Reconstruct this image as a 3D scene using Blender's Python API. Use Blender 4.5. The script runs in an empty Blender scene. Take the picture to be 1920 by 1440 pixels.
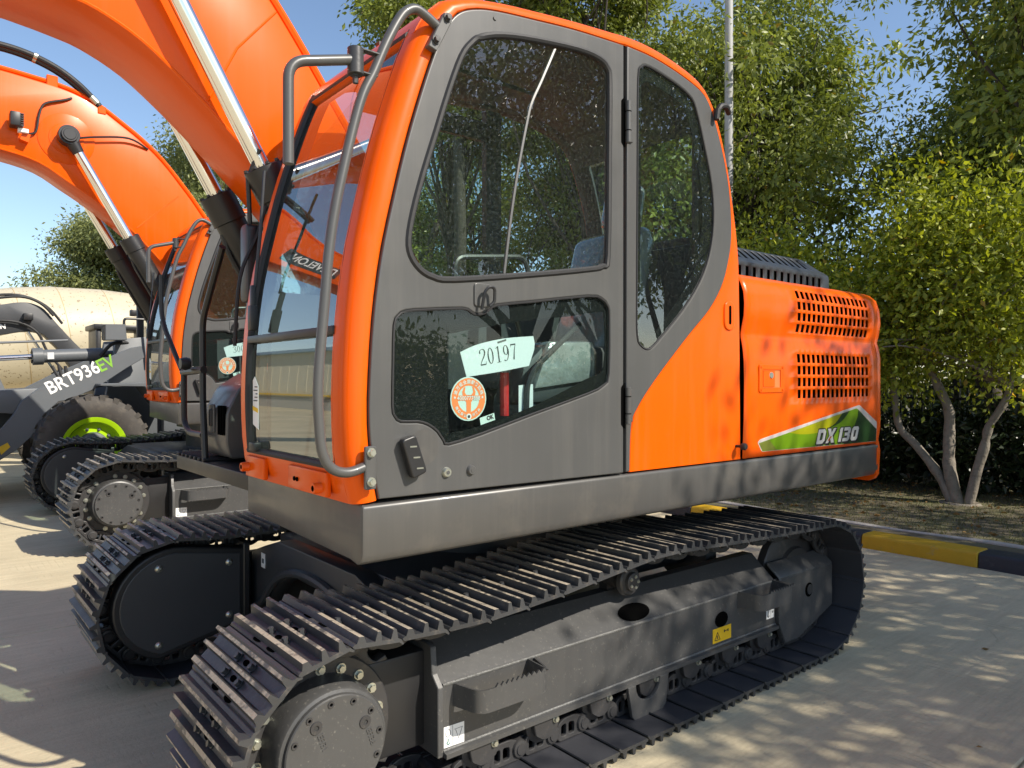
import bpy, bmesh, math, random
import numpy as np
from mathutils import Vector, Matrix

random.seed(7)
R = math.radians
sc = bpy.context.scene
C = sc.collection

# ------------------------------------------------------------------ camera, sky, sun, exposure
cam = bpy.data.cameras.new('camera')
cam.sensor_width = 36.0
cam.lens = 25.84
cam.clip_start = 0.05
cam.clip_end = 2000
camo = bpy.data.objects.new('camera', cam)
C.objects.link(camo)
camo.location = (0, 0, 1.6)
camo.rotation_euler = (R(90 - 0.29), 0, R(-39.36))
sc.camera = camo

SUN = Vector((0.46, -1.11, 1.0)).normalized()
elev = math.asin(SUN.z)
azim = math.atan2(SUN.x, SUN.y)
world = bpy.data.worlds.new('World')
sc.world = world
world.use_nodes = True
wn = world.node_tree
sky = wn.nodes.new('ShaderNodeTexSky')
sky.sky_type = 'NISHITA'
sky.sun_disc = False
sky.sun_elevation = elev
sky.sun_rotation = azim
sky.altitude = 50
sky.air_density = 1.0
sky.dust_density = 0.6
sky.ozone_density = 1.6
wn.links.new(sky.outputs[0], wn.nodes['Background'].inputs[0])
wn.nodes['Background'].inputs[1].default_value = 0.105
sl = bpy.data.lights.new('sun', 'SUN')
sl.energy = 3.8
sl.angle = R(0.53)
sl.color = (1.0, 0.92, 0.80)
so = bpy.data.objects.new('sun', sl)
C.objects.link(so)
so.rotation_euler = (-SUN).to_track_quat('-Z', 'Y').to_euler()
so.location = SUN * 60
sc.view_settings.view_transform = 'Standard'
sc.view_settings.look = 'None'
sc.view_settings.exposure = 0.86
sc.view_settings.gamma = 1.0
sc.cycles.max_bounces = 8
sc.cycles.transparent_max_bounces = 24
sc.cycles.use_denoising = True

# ------------------------------------------------------------------ materials
MATS = {}
def nd(nt, t, **kw):
    n = nt.nodes.new(t)
    for k, v in kw.items():
        setattr(n, k, v)
    return n

def mat(name, col, rough=0.5, metal=0.0, coat=0.0, var=0.12, scale=6.0, bump=0.0, bscale=60.0, spots=None, spec=0.5,
        world=False, rnd=0.0, rvar=0.12, streak=0.0):
    m = bpy.data.materials.new(name)
    m.use_nodes = True
    nt = m.node_tree
    b = nt.nodes['Principled BSDF']
    b.inputs['Metallic'].default_value = metal
    b.inputs['Coat Weight'].default_value = coat
    b.inputs['Coat Roughness'].default_value = 0.06
    b.inputs['Specular IOR Level'].default_value = spec
    if world:
        vec = nd(nt, 'ShaderNodeNewGeometry').outputs['Position']
    else:
        vec = nd(nt, 'ShaderNodeTexCoord').outputs['Object']
    no = nd(nt, 'ShaderNodeTexNoise')
    no.inputs['Scale'].default_value = scale
    no.inputs['Detail'].default_value = 6
    no.inputs['Roughness'].default_value = 0.65
    nt.links.new(vec, no.inputs['Vector'])
    mx = nd(nt, 'ShaderNodeMix', data_type='RGBA')
    c = Vector(col[:3])
    mx.inputs[6].default_value = (*(c * (1 - var)), 1)
    mx.inputs[7].default_value = (*(c * (1 + var)), 1)
    nt.links.new(no.outputs['Fac'], mx.inputs[0])
    out = mx.outputs[2]
    if rnd:
        oi = nd(nt, 'ShaderNodeObjectInfo')
        hs = nd(nt, 'ShaderNodeHueSaturation')
        mr = nd(nt, 'ShaderNodeMapRange')
        mr.inputs['To Min'].default_value = 1 - rnd
        mr.inputs['To Max'].default_value = 1 + rnd
        nt.links.new(oi.outputs['Random'], mr.inputs['Value'])
        nt.links.new(mr.outputs[0], hs.inputs['Value'])
        nt.links.new(out, hs.inputs['Color'])
        out = hs.outputs[0]
    if spots:
        scol, sscale, lo, hi, amt = spots
        n2 = nd(nt, 'ShaderNodeTexNoise')
        n2.inputs['Scale'].default_value = sscale
        n2.inputs['Detail'].default_value = 4
        n2.inputs['Roughness'].default_value = 0.7
        nt.links.new(vec, n2.inputs['Vector'])
        mr = nd(nt, 'ShaderNodeMapRange')
        mr.inputs['From Min'].default_value = lo
        mr.inputs['From Max'].default_value = hi
        mr.inputs['To Max'].default_value = amt
        nt.links.new(n2.outputs['Fac'], mr.inputs['Value'])
        m2 = nd(nt, 'ShaderNodeMix', data_type='RGBA')
        m2.inputs[7].default_value = (*scol, 1)
        nt.links.new(mr.outputs[0], m2.inputs[0])
        nt.links.new(out, m2.inputs[6])
        out = m2.outputs[2]
    if streak:
        mp = nd(nt, 'ShaderNodeMapping')
        mp.inputs['Scale'].default_value = (22, 22, 0.9)
        nt.links.new(vec, mp.inputs['Vector'])
        n4 = nd(nt, 'ShaderNodeTexNoise')
        n4.inputs['Scale'].default_value = 1.0
        n4.inputs['Detail'].default_value = 5
        n4.inputs['Roughness'].default_value = 0.65
        nt.links.new(mp.outputs[0], n4.inputs['Vector'])
        mr4 = nd(nt, 'ShaderNodeMapRange')
        mr4.inputs['From Min'].default_value = 0.48
        mr4.inputs['From Max'].default_value = 0.85
        mr4.inputs['To Max'].default_value = streak
        nt.links.new(n4.outputs['Fac'], mr4.inputs['Value'])
        m4 = nd(nt, 'ShaderNodeMix', data_type='RGBA')
        m4.inputs[7].default_value = (0.36, 0.33, 0.28, 1)
        nt.links.new(mr4.outputs[0], m4.inputs[0])
        nt.links.new(out, m4.inputs[6])
        out = m4.outputs[2]
    nt.links.new(out, b.inputs['Base Color'])
    rr = nd(nt, 'ShaderNodeMapRange')
    rr.inputs['To Min'].default_value = max(0.02, rough - rvar)
    rr.inputs['To Max'].default_value = min(1, rough + rvar)
    nt.links.new(no.outputs['Fac'], rr.inputs['Value'])
    nt.links.new(rr.outputs[0], b.inputs['Roughness'])
    if bump:
        n3 = nd(nt, 'ShaderNodeTexNoise')
        n3.inputs['Scale'].default_value = bscale
        n3.inputs['Detail'].default_value = 3
        nt.links.new(vec, n3.inputs['Vector'])
        bp = nd(nt, 'ShaderNodeBump')
        bp.inputs['Strength'].default_value = bump
        bp.inputs['Distance'].default_value = 0.01
        nt.links.new(n3.outputs['Fac'], bp.inputs['Height'])
        nt.links.new(bp.outputs[0], b.inputs['Normal'])
    MATS[name] = m
    return m

def glass_mat(name, tint, ior=1.55, rough=0.0, dust=0.03, refl=(1, 1, 1)):
    m = bpy.data.materials.new(name)
    m.use_nodes = True
    nt = m.node_tree
    nt.nodes.remove(nt.nodes['Principled BSDF'])
    outn = nt.nodes['Material Output']
    tr = nd(nt, 'ShaderNodeBsdfTransparent')
    tr.inputs[0].default_value = (*tint, 1)
    gl = nd(nt, 'ShaderNodeBsdfGlossy')
    gl.inputs['Roughness'].default_value = rough
    gl.inputs['Color'].default_value = (*refl, 1)
    fr = nd(nt, 'ShaderNodeFresnel')
    fr.inputs['IOR'].default_value = ior
    mx = nd(nt, 'ShaderNodeMixShader')
    geo = nd(nt, 'ShaderNodeNewGeometry')       # the pane's outer faces reflect; no inner total reflection in a thin pane
    inv = nd(nt, 'ShaderNodeMath', operation='SUBTRACT'); inv.inputs[0].default_value = 1.0
    nt.links.new(geo.outputs['Backfacing'], inv.inputs[1])
    mu = nd(nt, 'ShaderNodeMath', operation='MULTIPLY')
    nt.links.new(fr.outputs[0], mu.inputs[0]); nt.links.new(inv.outputs[0], mu.inputs[1])
    nt.links.new(mu.outputs[0], mx.inputs[0])
    nt.links.new(tr.outputs[0], mx.inputs[1])
    nt.links.new(gl.outputs[0], mx.inputs[2])
    di = nd(nt, 'ShaderNodeBsdfDiffuse')
    di.inputs[0].default_value = (0.42, 0.46, 0.45, 1)
    no = nd(nt, 'ShaderNodeTexNoise')
    no.inputs['Scale'].default_value = 90
    no.inputs['Detail'].default_value = 4
    tc = nd(nt, 'ShaderNodeTexCoord')
    nt.links.new(tc.outputs['Object'], no.inputs['Vector'])
    mr = nd(nt, 'ShaderNodeMapRange')
    mr.inputs['From Min'].default_value = 0.45
    mr.inputs['From Max'].default_value = 0.8
    mr.inputs['To Min'].default_value = dust * 0.4
    mr.inputs['To Max'].default_value = dust * 4
    nt.links.new(no.outputs['Fac'], mr.inputs['Value'])
    m2 = nd(nt, 'ShaderNodeMixShader')
    nt.links.new(mr.outputs[0], m2.inputs[0])
    nt.links.new(mx.outputs[0], m2.inputs[1])
    nt.links.new(di.outputs[0], m2.inputs[2])
    nt.links.new(m2.outputs[0], outn.inputs[0])
    MATS[name] = m
    return m

DUST = (0.34, 0.29, 0.22)
ORANGE = mat('orange_paint', (0.77, 0.097, 0.001), 0.30, coat=0.10, spec=0.16, var=0.06, scale=3, rvar=0.06, spots=(DUST, 9, 0.62, 0.9, 0.06), bump=0.03, bscale=4, streak=0.05)
GREY = mat('grey_paint', (0.070, 0.070, 0.069), 0.40, var=0.06, scale=4, spots=((0.4, 0.38, 0.35), 150, 0.70, 0.80, 0.35), streak=0.07, coat=0.05)
SKIRT = mat('skirt_grey_paint', (0.074, 0.072, 0.069), 0.36, var=0.08, scale=3, spots=(DUST, 5, 0.52, 0.9, 0.16), streak=0.07, coat=0.10)
FRAMEG = mat('track_frame_paint', (0.060, 0.060, 0.060), 0.40, var=0.14, scale=3, spots=((0.30, 0.28, 0.24), 60, 0.60, 0.72, 0.34), streak=0.04, bump=0.06, bscale=40)
WELD_HIGHLIGHT = mat('weld_highlight_paint', (0.12, 0.12, 0.115), 0.45, var=0.3, scale=40, bump=0.5, bscale=120)  # lighter than the frame: the edge highlight is put into the bead colour
BLACK = mat('black_satin', (0.016, 0.016, 0.017), 0.42, var=0.15)
RUBBER = mat('black_rubber', (0.014, 0.014, 0.015), 0.62, var=0.2, bump=0.05)
DARKM = mat('dark_metal', (0.045, 0.044, 0.045), 0.42, metal=0.15, var=0.2, scale=9, spots=(DUST, 14, 0.58, 0.85, 0.3), bump=0.08, bscale=50)
SHOE = mat('track_shoe_paint', (0.044, 0.045, 0.047), 0.42, metal=0.1, var=0.25, scale=7, spots=((0.24, 0.20, 0.155), 13, 0.58, 0.78, 0.42), bump=0.12, bscale=45, rnd=0.18)
WORN = mat('worn_grouser_steel', (0.37, 0.315, 0.24), 0.55, metal=0.15, var=0.4, scale=18, spots=((0.055, 0.055, 0.055), 16, 0.47, 0.60, 0.9), bump=0.3, bscale=90, rnd=0.2)
SHOEB = mat('track_shoe_inner', (0.035, 0.036, 0.042), 0.5, var=0.15, scale=6, bump=0.06, bscale=40, rnd=0.1)
ZINC = mat('zinc_bolt', (0.52, 0.53, 0.46), 0.32, metal=0.85, var=0.15, scale=30)
CHROME = mat('chrome_rod', (0.80, 0.79, 0.76), 0.13, metal=1.0, var=0.04, scale=5, rvar=0.04)
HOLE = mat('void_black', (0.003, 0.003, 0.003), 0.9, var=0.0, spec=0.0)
FRIT = mat('window_frit', (0.006, 0.006, 0.006), 0.7, var=0.1, spec=0.08)
GUARD = mat('guard_navy_grey', (0.022, 0.026, 0.032), 0.4, var=0.1)
INTER = mat('cab_trim', (0.034, 0.038, 0.040), 0.6, var=0.15, bump=0.05)
SEATM = mat('seat_wrapped', (0.17, 0.18, 0.175), 0.16, coat=0.9, var=0.5, scale=9, bump=1.0, bscale=22)
PAPER = mat('paper_white', (0.55, 0.56, 0.57), 0.7, var=0.03)
INK = mat('print_ink', (0.025, 0.025, 0.028), 0.6, var=0.0)
WHITE = mat('white_print', (0.80, 0.80, 0.78), 0.4, var=0.02)
STO = mat('sticker_orange', (0.62, 0.17, 0.045), 0.5, var=0.03)
STC = mat('sticker_pale', (0.50, 0.55, 0.52), 0.5, var=0.03)
LIMEP = mat('decal_lime', (0.22, 0.42, 0.01), 0.35, var=0.02)
YELP = mat('decal_yellow_green', (0.55, 0.55, 0.01), 0.35, var=0.02)
DGRP = mat('decal_dark_green', (0.025, 0.075, 0.02), 0.35, var=0.02)
OLIVE = mat('decal_olive', (0.26, 0.30, 0.05), 0.35, var=0.02)
REDP = mat('red_lever', (0.45, 0.02, 0.02), 0.4, var=0.05)
WARN = mat('warning_yellow', (0.75, 0.47, 0.01), 0.45, var=0.03)
BADGE = mat('badge_dark', (0.04, 0.042, 0.045), 0.4, var=0.02)
LGREY = mat('loader_grey', (0.105, 0.115, 0.125), 0.45, var=0.06, scale=3, spots=(DUST, 6, 0.6, 0.9, 0.15))
LIMERIM = mat('lime_rim', (0.44, 0.72, 0.01), 0.4, var=0.04)
TYRE = mat('tyre_rubber', (0.055, 0.049, 0.043), 0.75, var=0.25, scale=8, spots=(DUST, 6, 0.5, 0.8, 0.22), bump=0.1)
MIXY = mat('mixer_cream', (0.50, 0.44, 0.31), 0.5, var=0.08, scale=2, spots=((0.13, 0.08, 0.04), 13, 0.60, 0.64, 0.8), world=False)
KYEL = mat('kerb_yellow', (0.56, 0.33, 0.012), 0.6, var=0.18, scale=5, spots=((0.30, 0.26, 0.18), 12, 0.58, 0.75, 0.55), bump=0.25, bscale=40)
KBLK = mat('kerb_black', (0.028, 0.029, 0.034), 0.6, var=0.25, scale=6, spots=((0.2, 0.18, 0.15), 14, 0.6, 0.8, 0.4), bump=0.25, bscale=40)
CEM = mat('cement', (0.42, 0.39, 0.34), 0.85, var=0.2, scale=8, bump=0.4, bscale=50)
SOIL = mat('soil', (0.115, 0.095, 0.058), 0.95, var=0.4, scale=4, world=True, spots=((0.10, 0.11, 0.035), 2.0, 0.45, 0.7, 0.7), bump=0.8, bscale=30)
BARK = mat('bark_pale', (0.23, 0.20, 0.16), 0.85, var=0.35, scale=9, spots=((0.10, 0.085, 0.06), 16, 0.5, 0.7, 0.6), bump=0.8, bscale=35)
BARKD = mat('bark_dark', (0.055, 0.045, 0.035), 0.9, var=0.35, scale=7, bump=0.8, bscale=25)
POLE = mat('pole_paint', (0.36, 0.36, 0.35), 0.6, var=0.15, scale=5, spots=((0.18, 0.17, 0.15), 8, 0.58, 0.68, 0.6))
YMACH = mat('yellow_machine_paint', (0.62, 0.36, 0.02), 0.4, var=0.06)
WALLC = mat('cream_panel', (0.62, 0.57, 0.42), 0.7, var=0.05, scale=2)
ROOFB = mat('reflection_wall_roof', (0.22, 0.33, 0.45), 0.5, var=0.06)

GL_CLEAR = glass_mat('glass_side', (0.88, 0.95, 0.93), 1.75, dust=0.010)
GL_DARK = glass_mat('glass_lower', (0.88, 0.965, 0.95), 1.45, dust=0.004)
GL_REAR = glass_mat('glass_rear', (0.86, 0.94, 0.93), 2.1, dust=0.008)
GL_FRONT = glass_mat('glass_front', (0.78, 0.83, 0.81), 2.5, dust=0.010)

def concrete_mat():
    m = bpy.data.materials.new('yard_concrete')
    m.use_nodes = True
    nt = m.node_tree
    b = nt.nodes['Principled BSDF']
    b.inputs['Roughness'].default_value = 0.88
    b.inputs['Specular IOR Level'].default_value = 0.25
    pos = nd(nt, 'ShaderNodeNewGeometry').outputs['Position']
    def noise(scale, detail=5, rough=0.6, vec=pos):
        n = nd(nt, 'ShaderNodeTexNoise')
        n.inputs['Scale'].default_value = scale
        n.inputs['Detail'].default_value = detail
        n.inputs['Roughness'].default_value = rough
        nt.links.new(vec, n.inputs['Vector'])
        return n.outputs['Fac']
    mp = nd(nt, 'ShaderNodeMapping')
    mp.inputs['Scale'].default_value = (0.7, 9.0, 1)
    mp.inputs['Rotation'].default_value = (0, 0, R(8))
    nt.links.new(pos, mp.inputs['Vector'])
    n1 = noise(0.55, 6, 0.65)
    n2 = noise(2.2, 6, 0.7, mp.outputs[0])
    n3 = noise(55, 4, 0.7)
    cr = nd(nt, 'ShaderNodeValToRGB')
    cr.color_ramp.elements[0].position = 0.28
    cr.color_ramp.elements[0].color = (0.39, 0.335, 0.225, 1)
    cr.color_ramp.elements[1].position = 0.72
    cr.color_ramp.elements[1].color = (0.65, 0.56, 0.375, 1)
    a1 = nd(nt, 'ShaderNodeMath', operation='MULTIPLY_ADD')
    nt.links.new(n2, a1.inputs[0]); a1.inputs[1].default_value = 0.45
    nt.links.new(n1, a1.inputs[2])
    a2 = nd(nt, 'ShaderNodeMath', operation='MULTIPLY_ADD')
    nt.links.new(n3, a2.inputs[0]); a2.inputs[1].default_value = 0.25
    nt.links.new(a1.outputs[0], a2.inputs[2])
    a3 = nd(nt, 'ShaderNodeMath', operation='SUBTRACT')
    nt.links.new(a2.outputs[0], a3.inputs[0]); a3.inputs[1].default_value = 0.34
    nt.links.new(a3.outputs[0], cr.inputs[0])
    # broom finish: fine cross grooves that come and go
    wv = nd(nt, 'ShaderNodeTexWave', wave_type='BANDS', bands_direction='X')
    wv.inputs['Scale'].default_value = 6.5
    wv.inputs['Distortion'].default_value = 1.2
    wv.inputs['Detail'].default_value = 2
    nt.links.new(pos, wv.inputs['Vector'])
    wv2 = nd(nt, 'ShaderNodeTexWave', wave_type='BANDS', bands_direction='Y')
    wv2.inputs['Scale'].default_value = 11.0
    wv2.inputs['Distortion'].default_value = 2.0
    wv2.inputs['Detail'].default_value = 3
    nt.links.new(pos, wv2.inputs['Vector'])
    pk = nd(nt, 'ShaderNodeMath', operation='POWER'); nt.links.new(wv.outputs['Fac'], pk.inputs[0]); pk.inputs[1].default_value = 9
    pm = nd(nt, 'ShaderNodeMapRange'); pm.inputs['From Min'].default_value = 0.56; pm.inputs['From Max'].default_value = 0.72
    nt.links.new(noise(2.6, 3, 0.6), pm.inputs['Value'])
    gm = nd(nt, 'ShaderNodeMath', operation='MULTIPLY'); nt.links.new(pk.outputs[0], gm.inputs[0]); nt.links.new(pm.outputs[0], gm.inputs[1])
    dk = nd(nt, 'ShaderNodeMix', data_type='RGBA', blend_type='MULTIPLY')
    dk.inputs[7].default_value = (0.62, 0.6, 0.57, 1)
    mm = nd(nt, 'ShaderNodeMath', operation='MULTIPLY'); nt.links.new(gm.outputs[0], mm.inputs[0]); mm.inputs[1].default_value = 0.5
    nt.links.new(mm.outputs[0], dk.inputs[0]); nt.links.new(cr.outputs[0], dk.inputs[6])
    # stains and hairline cracks
    stn = nd(nt, 'ShaderNodeMapRange'); stn.inputs['From Min'].default_value = 0.60; stn.inputs['From Max'].default_value = 0.74; stn.inputs['To Max'].default_value = 0.45
    nt.links.new(noise(1.1, 7, 0.7), stn.inputs['Value'])
    sm = nd(nt, 'ShaderNodeMix', data_type='RGBA'); sm.inputs[7].default_value = (0.13, 0.115, 0.095, 1)
    nt.links.new(stn.outputs[0], sm.inputs[0]); nt.links.new(dk.outputs[2], sm.inputs[6])
    wob = nd(nt, 'ShaderNodeTexNoise'); wob.inputs['Scale'].default_value = 2.5; wob.inputs['Detail'].default_value = 6; nt.links.new(pos, wob.inputs['Vector'])
    wa = nd(nt, 'ShaderNodeVectorMath', operation='MULTIPLY_ADD'); wa.inputs[1].default_value = (0.35, 0.35, 0); nt.links.new(wob.outputs['Color'], wa.inputs[0]); nt.links.new(pos, wa.inputs[2])
    vo = nd(nt, 'ShaderNodeTexVoronoi', feature='DISTANCE_TO_EDGE'); vo.inputs['Scale'].default_value = 0.42; nt.links.new(wa.outputs[0], vo.inputs['Vector'])
    ck = nd(nt, 'ShaderNodeMapRange'); ck.inputs['From Min'].default_value = 0.0; ck.inputs['From Max'].default_value = 0.0028; ck.inputs['To Min'].default_value = 1.0; ck.inputs['To Max'].default_value = 0.0
    nt.links.new(vo.outputs['Distance'], ck.inputs['Value'])
    ckm = nd(nt, 'ShaderNodeMapRange'); ckm.inputs['From Min'].default_value = 0.52; ckm.inputs['From Max'].default_value = 0.60; nt.links.new(noise(0.5, 2, 0.5), ckm.inputs['Value'])
    ckx = nd(nt, 'ShaderNodeMath', operation='MULTIPLY'); nt.links.new(ck.outputs[0], ckx.inputs[0]); nt.links.new(ckm.outputs[0], ckx.inputs[1])
    cm = nd(nt, 'ShaderNodeMix', data_type='RGBA'); cm.inputs[7].default_value = (0.07, 0.06, 0.05, 1)
    nt.links.new(ckx.outputs[0], cm.inputs[0]); nt.links.new(sm.outputs[2], cm.inputs[6])
    nt.links.new(cm.outputs[2], b.inputs['Base Color'])
    h1 = nd(nt, 'ShaderNodeMath', operation='MULTIPLY_ADD'); nt.links.new(gm.outputs[0], h1.inputs[0]); h1.inputs[1].default_value = -0.8
    h0 = nd(nt, 'ShaderNodeMath', operation='MULTIPLY_ADD'); nt.links.new(wv2.outputs['Fac'], h0.inputs[0]); h0.inputs[1].default_value = 0.12
    nt.links.new(n3, h0.inputs[2]); nt.links.new(h0.outputs[0], h1.inputs[2])
    bp = nd(nt, 'ShaderNodeBump'); bp.inputs['Strength'].default_value = 0.45; bp.inputs['Distance'].default_value = 0.006
    nt.links.new(h1.outputs[0], bp.inputs['Height']); nt.links.new(bp.outputs[0], b.inputs['Normal'])
    return m
CONC = concrete_mat()

def leaf_mat(name, dark, light, rough=0.42, trans=0.3, odd=None):
    m = bpy.data.materials.new(name)
    m.use_nodes = True
    nt = m.node_tree
    b = nt.nodes['Principled BSDF']
    b.inputs['Roughness'].default_value = rough
    b.inputs['Specular IOR Level'].default_value = 0.35
    at = nd(nt, 'ShaderNodeAttribute', attribute_name='tone')
    cr = nd(nt, 'ShaderNodeValToRGB')
    cr.color_ramp.elements[0].position = 0.0
    cr.color_ramp.elements[0].color = (*dark, 1)
    cr.color_ramp.elements[1].position = 0.93
    cr.color_ramp.elements[1].color = (*light, 1)
    if odd:
        e = cr.color_ramp.elements.new(0.985); e.color = (*odd, 1)
    nt.links.new(at.outputs['Fac'], cr.inputs[0])
    nt.links.new(cr.outputs[0], b.inputs['Base Color'])
    tl = nd(nt, 'ShaderNodeBsdfTranslucent')
    hs = nd(nt, 'ShaderNodeHueSaturation'); hs.inputs['Value'].default_value = 1.5; hs.inputs['Saturation'].default_value = 1.1
    nt.links.new(cr.outputs[0], hs.inputs['Color']); nt.links.new(hs.outputs[0], tl.inputs[0])
    mx = nd(nt, 'ShaderNodeMixShader'); mx.inputs[0].default_value = trans
    nt.links.new(b.outputs[0], mx.inputs[1]); nt.links.new(tl.outputs[0], mx.inputs[2])
    nt.links.new(mx.outputs[0], nt.nodes['Material Output'].inputs[0])
    return m
LEAF_CAMPHOR = leaf_mat('leaf_camphor', (0.026, 0.046, 0.012), (0.30, 0.34, 0.060), odd=(0.22, 0.16, 0.03))
LEAF_MYRTLE = leaf_mat('leaf_myrtle', (0.055, 0.090, 0.014), (0.44, 0.47, 0.055), trans=0.38, odd=(0.34, 0.24, 0.03))
LEAF_HEDGE = leaf_mat('leaf_hedge', (0.008, 0.014, 0.007), (0.035, 0.052, 0.02), rough=0.3, trans=0.12)
LEAF_FAR = leaf_mat('leaf_far', (0.075, 0.10, 0.04), (0.30, 0.32, 0.11))
LEAF_GRASS = leaf_mat('leaf_grass', (0.05, 0.06, 0.018), (0.17, 0.17, 0.06), rough=0.7, trans=0.25)
LEAF_DRY = leaf_mat('leaf_dry', (0.10, 0.06, 0.02), (0.30, 0.17, 0.05), rough=0.7, trans=0.2)

# ------------------------------------------------------------------ mesh helpers
W = {}
XF = None      # optional point transform
def setxf(f):
    global XF
    XF = f

def tag(o, label=None, cat=None, group=None, kind=None):
    if label: o['label'] = label
    if cat: o['category'] = cat
    if group: o['group'] = group
    if kind: o['kind'] = kind
    return o

def empty(name, loc, label=None, cat=None, group=None, kind=None):
    o = bpy.data.objects.new(name, None)
    C.objects.link(o)
    o.location = loc
    o.empty_display_size = 0.2
    W[o.name] = Vector(loc)
    return tag(o, label, cat, group, kind)

def obj(name, vf, m, parent=None, smooth=32, fm=None, bevel=0.0, bseg=2, recalc=True, label=None):
    verts, faces = vf
    if XF: verts = [XF(p) for p in verts]
    me = bpy.data.meshes.new(name)
    v = np.array(verts, dtype=float)
    lo, hi = v.min(0), v.max(0)
    c = (lo + hi) / 2
    v = v - c
    me.from_pydata([tuple(p) for p in v], [], [tuple(f) for f in faces])
    ml = m if isinstance(m, (list, tuple)) else [m]
    for q in ml: me.materials.append(q)
    if fm is not None:
        for p, k in zip(me.polygons, fm): p.material_index = k
    if recalc or bevel:
        bm = bmesh.new(); bm.from_mesh(me)
        if recalc: bmesh.ops.recalc_face_normals(bm, faces=bm.faces[:])
        if bevel:
            es = [e for e in bm.edges if len(e.link_faces) == 2 and e.calc_face_angle(0) > R(28)]
            bmesh.ops.bevel(bm, geom=es, offset=bevel, segments=bseg, profile=0.5, affect='EDGES', clamp_overlap=True)
        bm.to_mesh(me); bm.free()
    if smooth:
        me.polygons.foreach_set('use_smooth', [True] * len(me.polygons))
        me.set_sharp_from_angle(angle=R(smooth))
    me.update()
    o = bpy.data.objects.new(name, me)
    C.objects.link(o)
    pw = W[parent.name] if parent else Vector((0, 0, 0))
    o.parent = parent
    o.location = Vector(c) - pw
    W[o.name] = Vector(c)
    if label: o['label'] = label
    return o

def join(*vfs):
    V, Fs = [], []
    for v, f in vfs:
        k = len(V); V += list(v); Fs += [tuple(i + k for i in q) for q in f]
    return V, Fs

def box(x0, x1, y0, y1, z0, z1):
    V = [(x, y, z) for x in (x0, x1) for y in (y0, y1) for z in (z0, z1)]
    return V, [(0, 1, 3, 2), (4, 6, 7, 5), (0, 4, 5, 1), (2, 3, 7, 6), (0, 2, 6, 4), (1, 5, 7, 3)]

def prism(poly, a, b, ax='Y'):
    n = len(poly)
    if ax == 'Y': f = lambda p, t: (p[0], t, p[1])
    elif ax == 'X': f = lambda p, t: (t, p[0], p[1])
    else: f = lambda p, t: (p[0], p[1], t)
    V = [f(p, a) for p in poly] + [f(p, b) for p in poly]
    F = [tuple(range(n)), tuple(range(2 * n - 1, n - 1, -1))]
    F += [(i, (i + 1) % n, (i + 1) % n + n, i + n) for i in range(n)]
    return V, F

def cyl(p0, p1, r0, r1=None, n=24, cap=True):
    r1 = r0 if r1 is None else r1
    p0, p1 = Vector(p0), Vector(p1)
    d = (p1 - p0).normalized()
    a = d.orthogonal().normalized(); b = d.cross(a)
    V, F = [], []
    for p, r in ((p0, r0), (p1, r1)):
        for i in range(n):
            t = 2 * math.pi * i / n
            V.append(tuple(p + (a * math.cos(t) + b * math.sin(t)) * r))
    F = [(i, (i + 1) % n, (i + 1) % n + n, i + n) for i in range(n)]
    if cap: F += [tuple(range(n - 1, -1, -1)), tuple(range(n, 2 * n))]
    return V, F

def lathe(prof, p0, axis, n=32):
    """prof: (radius, distance along axis)"""
    p0 = Vector(p0); d = Vector(axis).normalized()
    a = d.orthogonal().normalized(); b = d.cross(a)
    V, F = [], []
    for r, s in prof:
        for i in range(n):
            t = 2 * math.pi * i / n
            V.append(tuple(p0 + d * s + (a * math.cos(t) + b * math.sin(t)) * r))
    for k in range(len(prof) - 1):
        for i in range(n):
            j = (i + 1) % n
            F.append((k * n + i, k * n + j, (k + 1) * n + j, (k + 1) * n + i))
    F.append(tuple(range(n - 1, -1, -1)))
    m = (len(prof) - 1) * n
    F.append(tuple(range(m, m + n)))
    return V, F

def cat(pts, n=6, closed=False):
    P = [Vector(p) for p in pts]
    out = []
    L = len(P)
    rng = range(L if closed else L - 1)
    for i in rng:
        p1, p2 = P[i % L], P[(i + 1) % L]
        p0 = P[(i - 1) % L] if (closed or i > 0) else p1
        p3 = P[(i + 2) % L] if (closed or i < L - 2) else p2
        for k in range(n):
            t = k / n
            out.append(0.5 * ((2 * p1) + (p2 - p0) * t + (2 * p0 - 5 * p1 + 4 * p2 - p3) * t * t + (3 * p1 - p0 - 3 * p2 + p3) * t ** 3))
    if not closed: out.append(P[-1])
    return [tuple(p) for p in out]

def fillet(path, r, n=5):
    P = [Vector(p) for p in path]
    out = [P[0]]
    for i in range(1, len(P) - 1):
        a, b = P[i - 1] - P[i], P[i + 1] - P[i]
        ra = min(r, a.length * 0.45); rb = min(r, b.length * 0.45)
        s, e = P[i] + a.normalized() * ra, P[i] + b.normalized() * rb
        for k in range(n + 1):
            t = k / n
            out.append((1 - t) ** 2 * s + 2 * t * (1 - t) * P[i] + t * t * e)
    out.append(P[-1])
    return out

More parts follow.
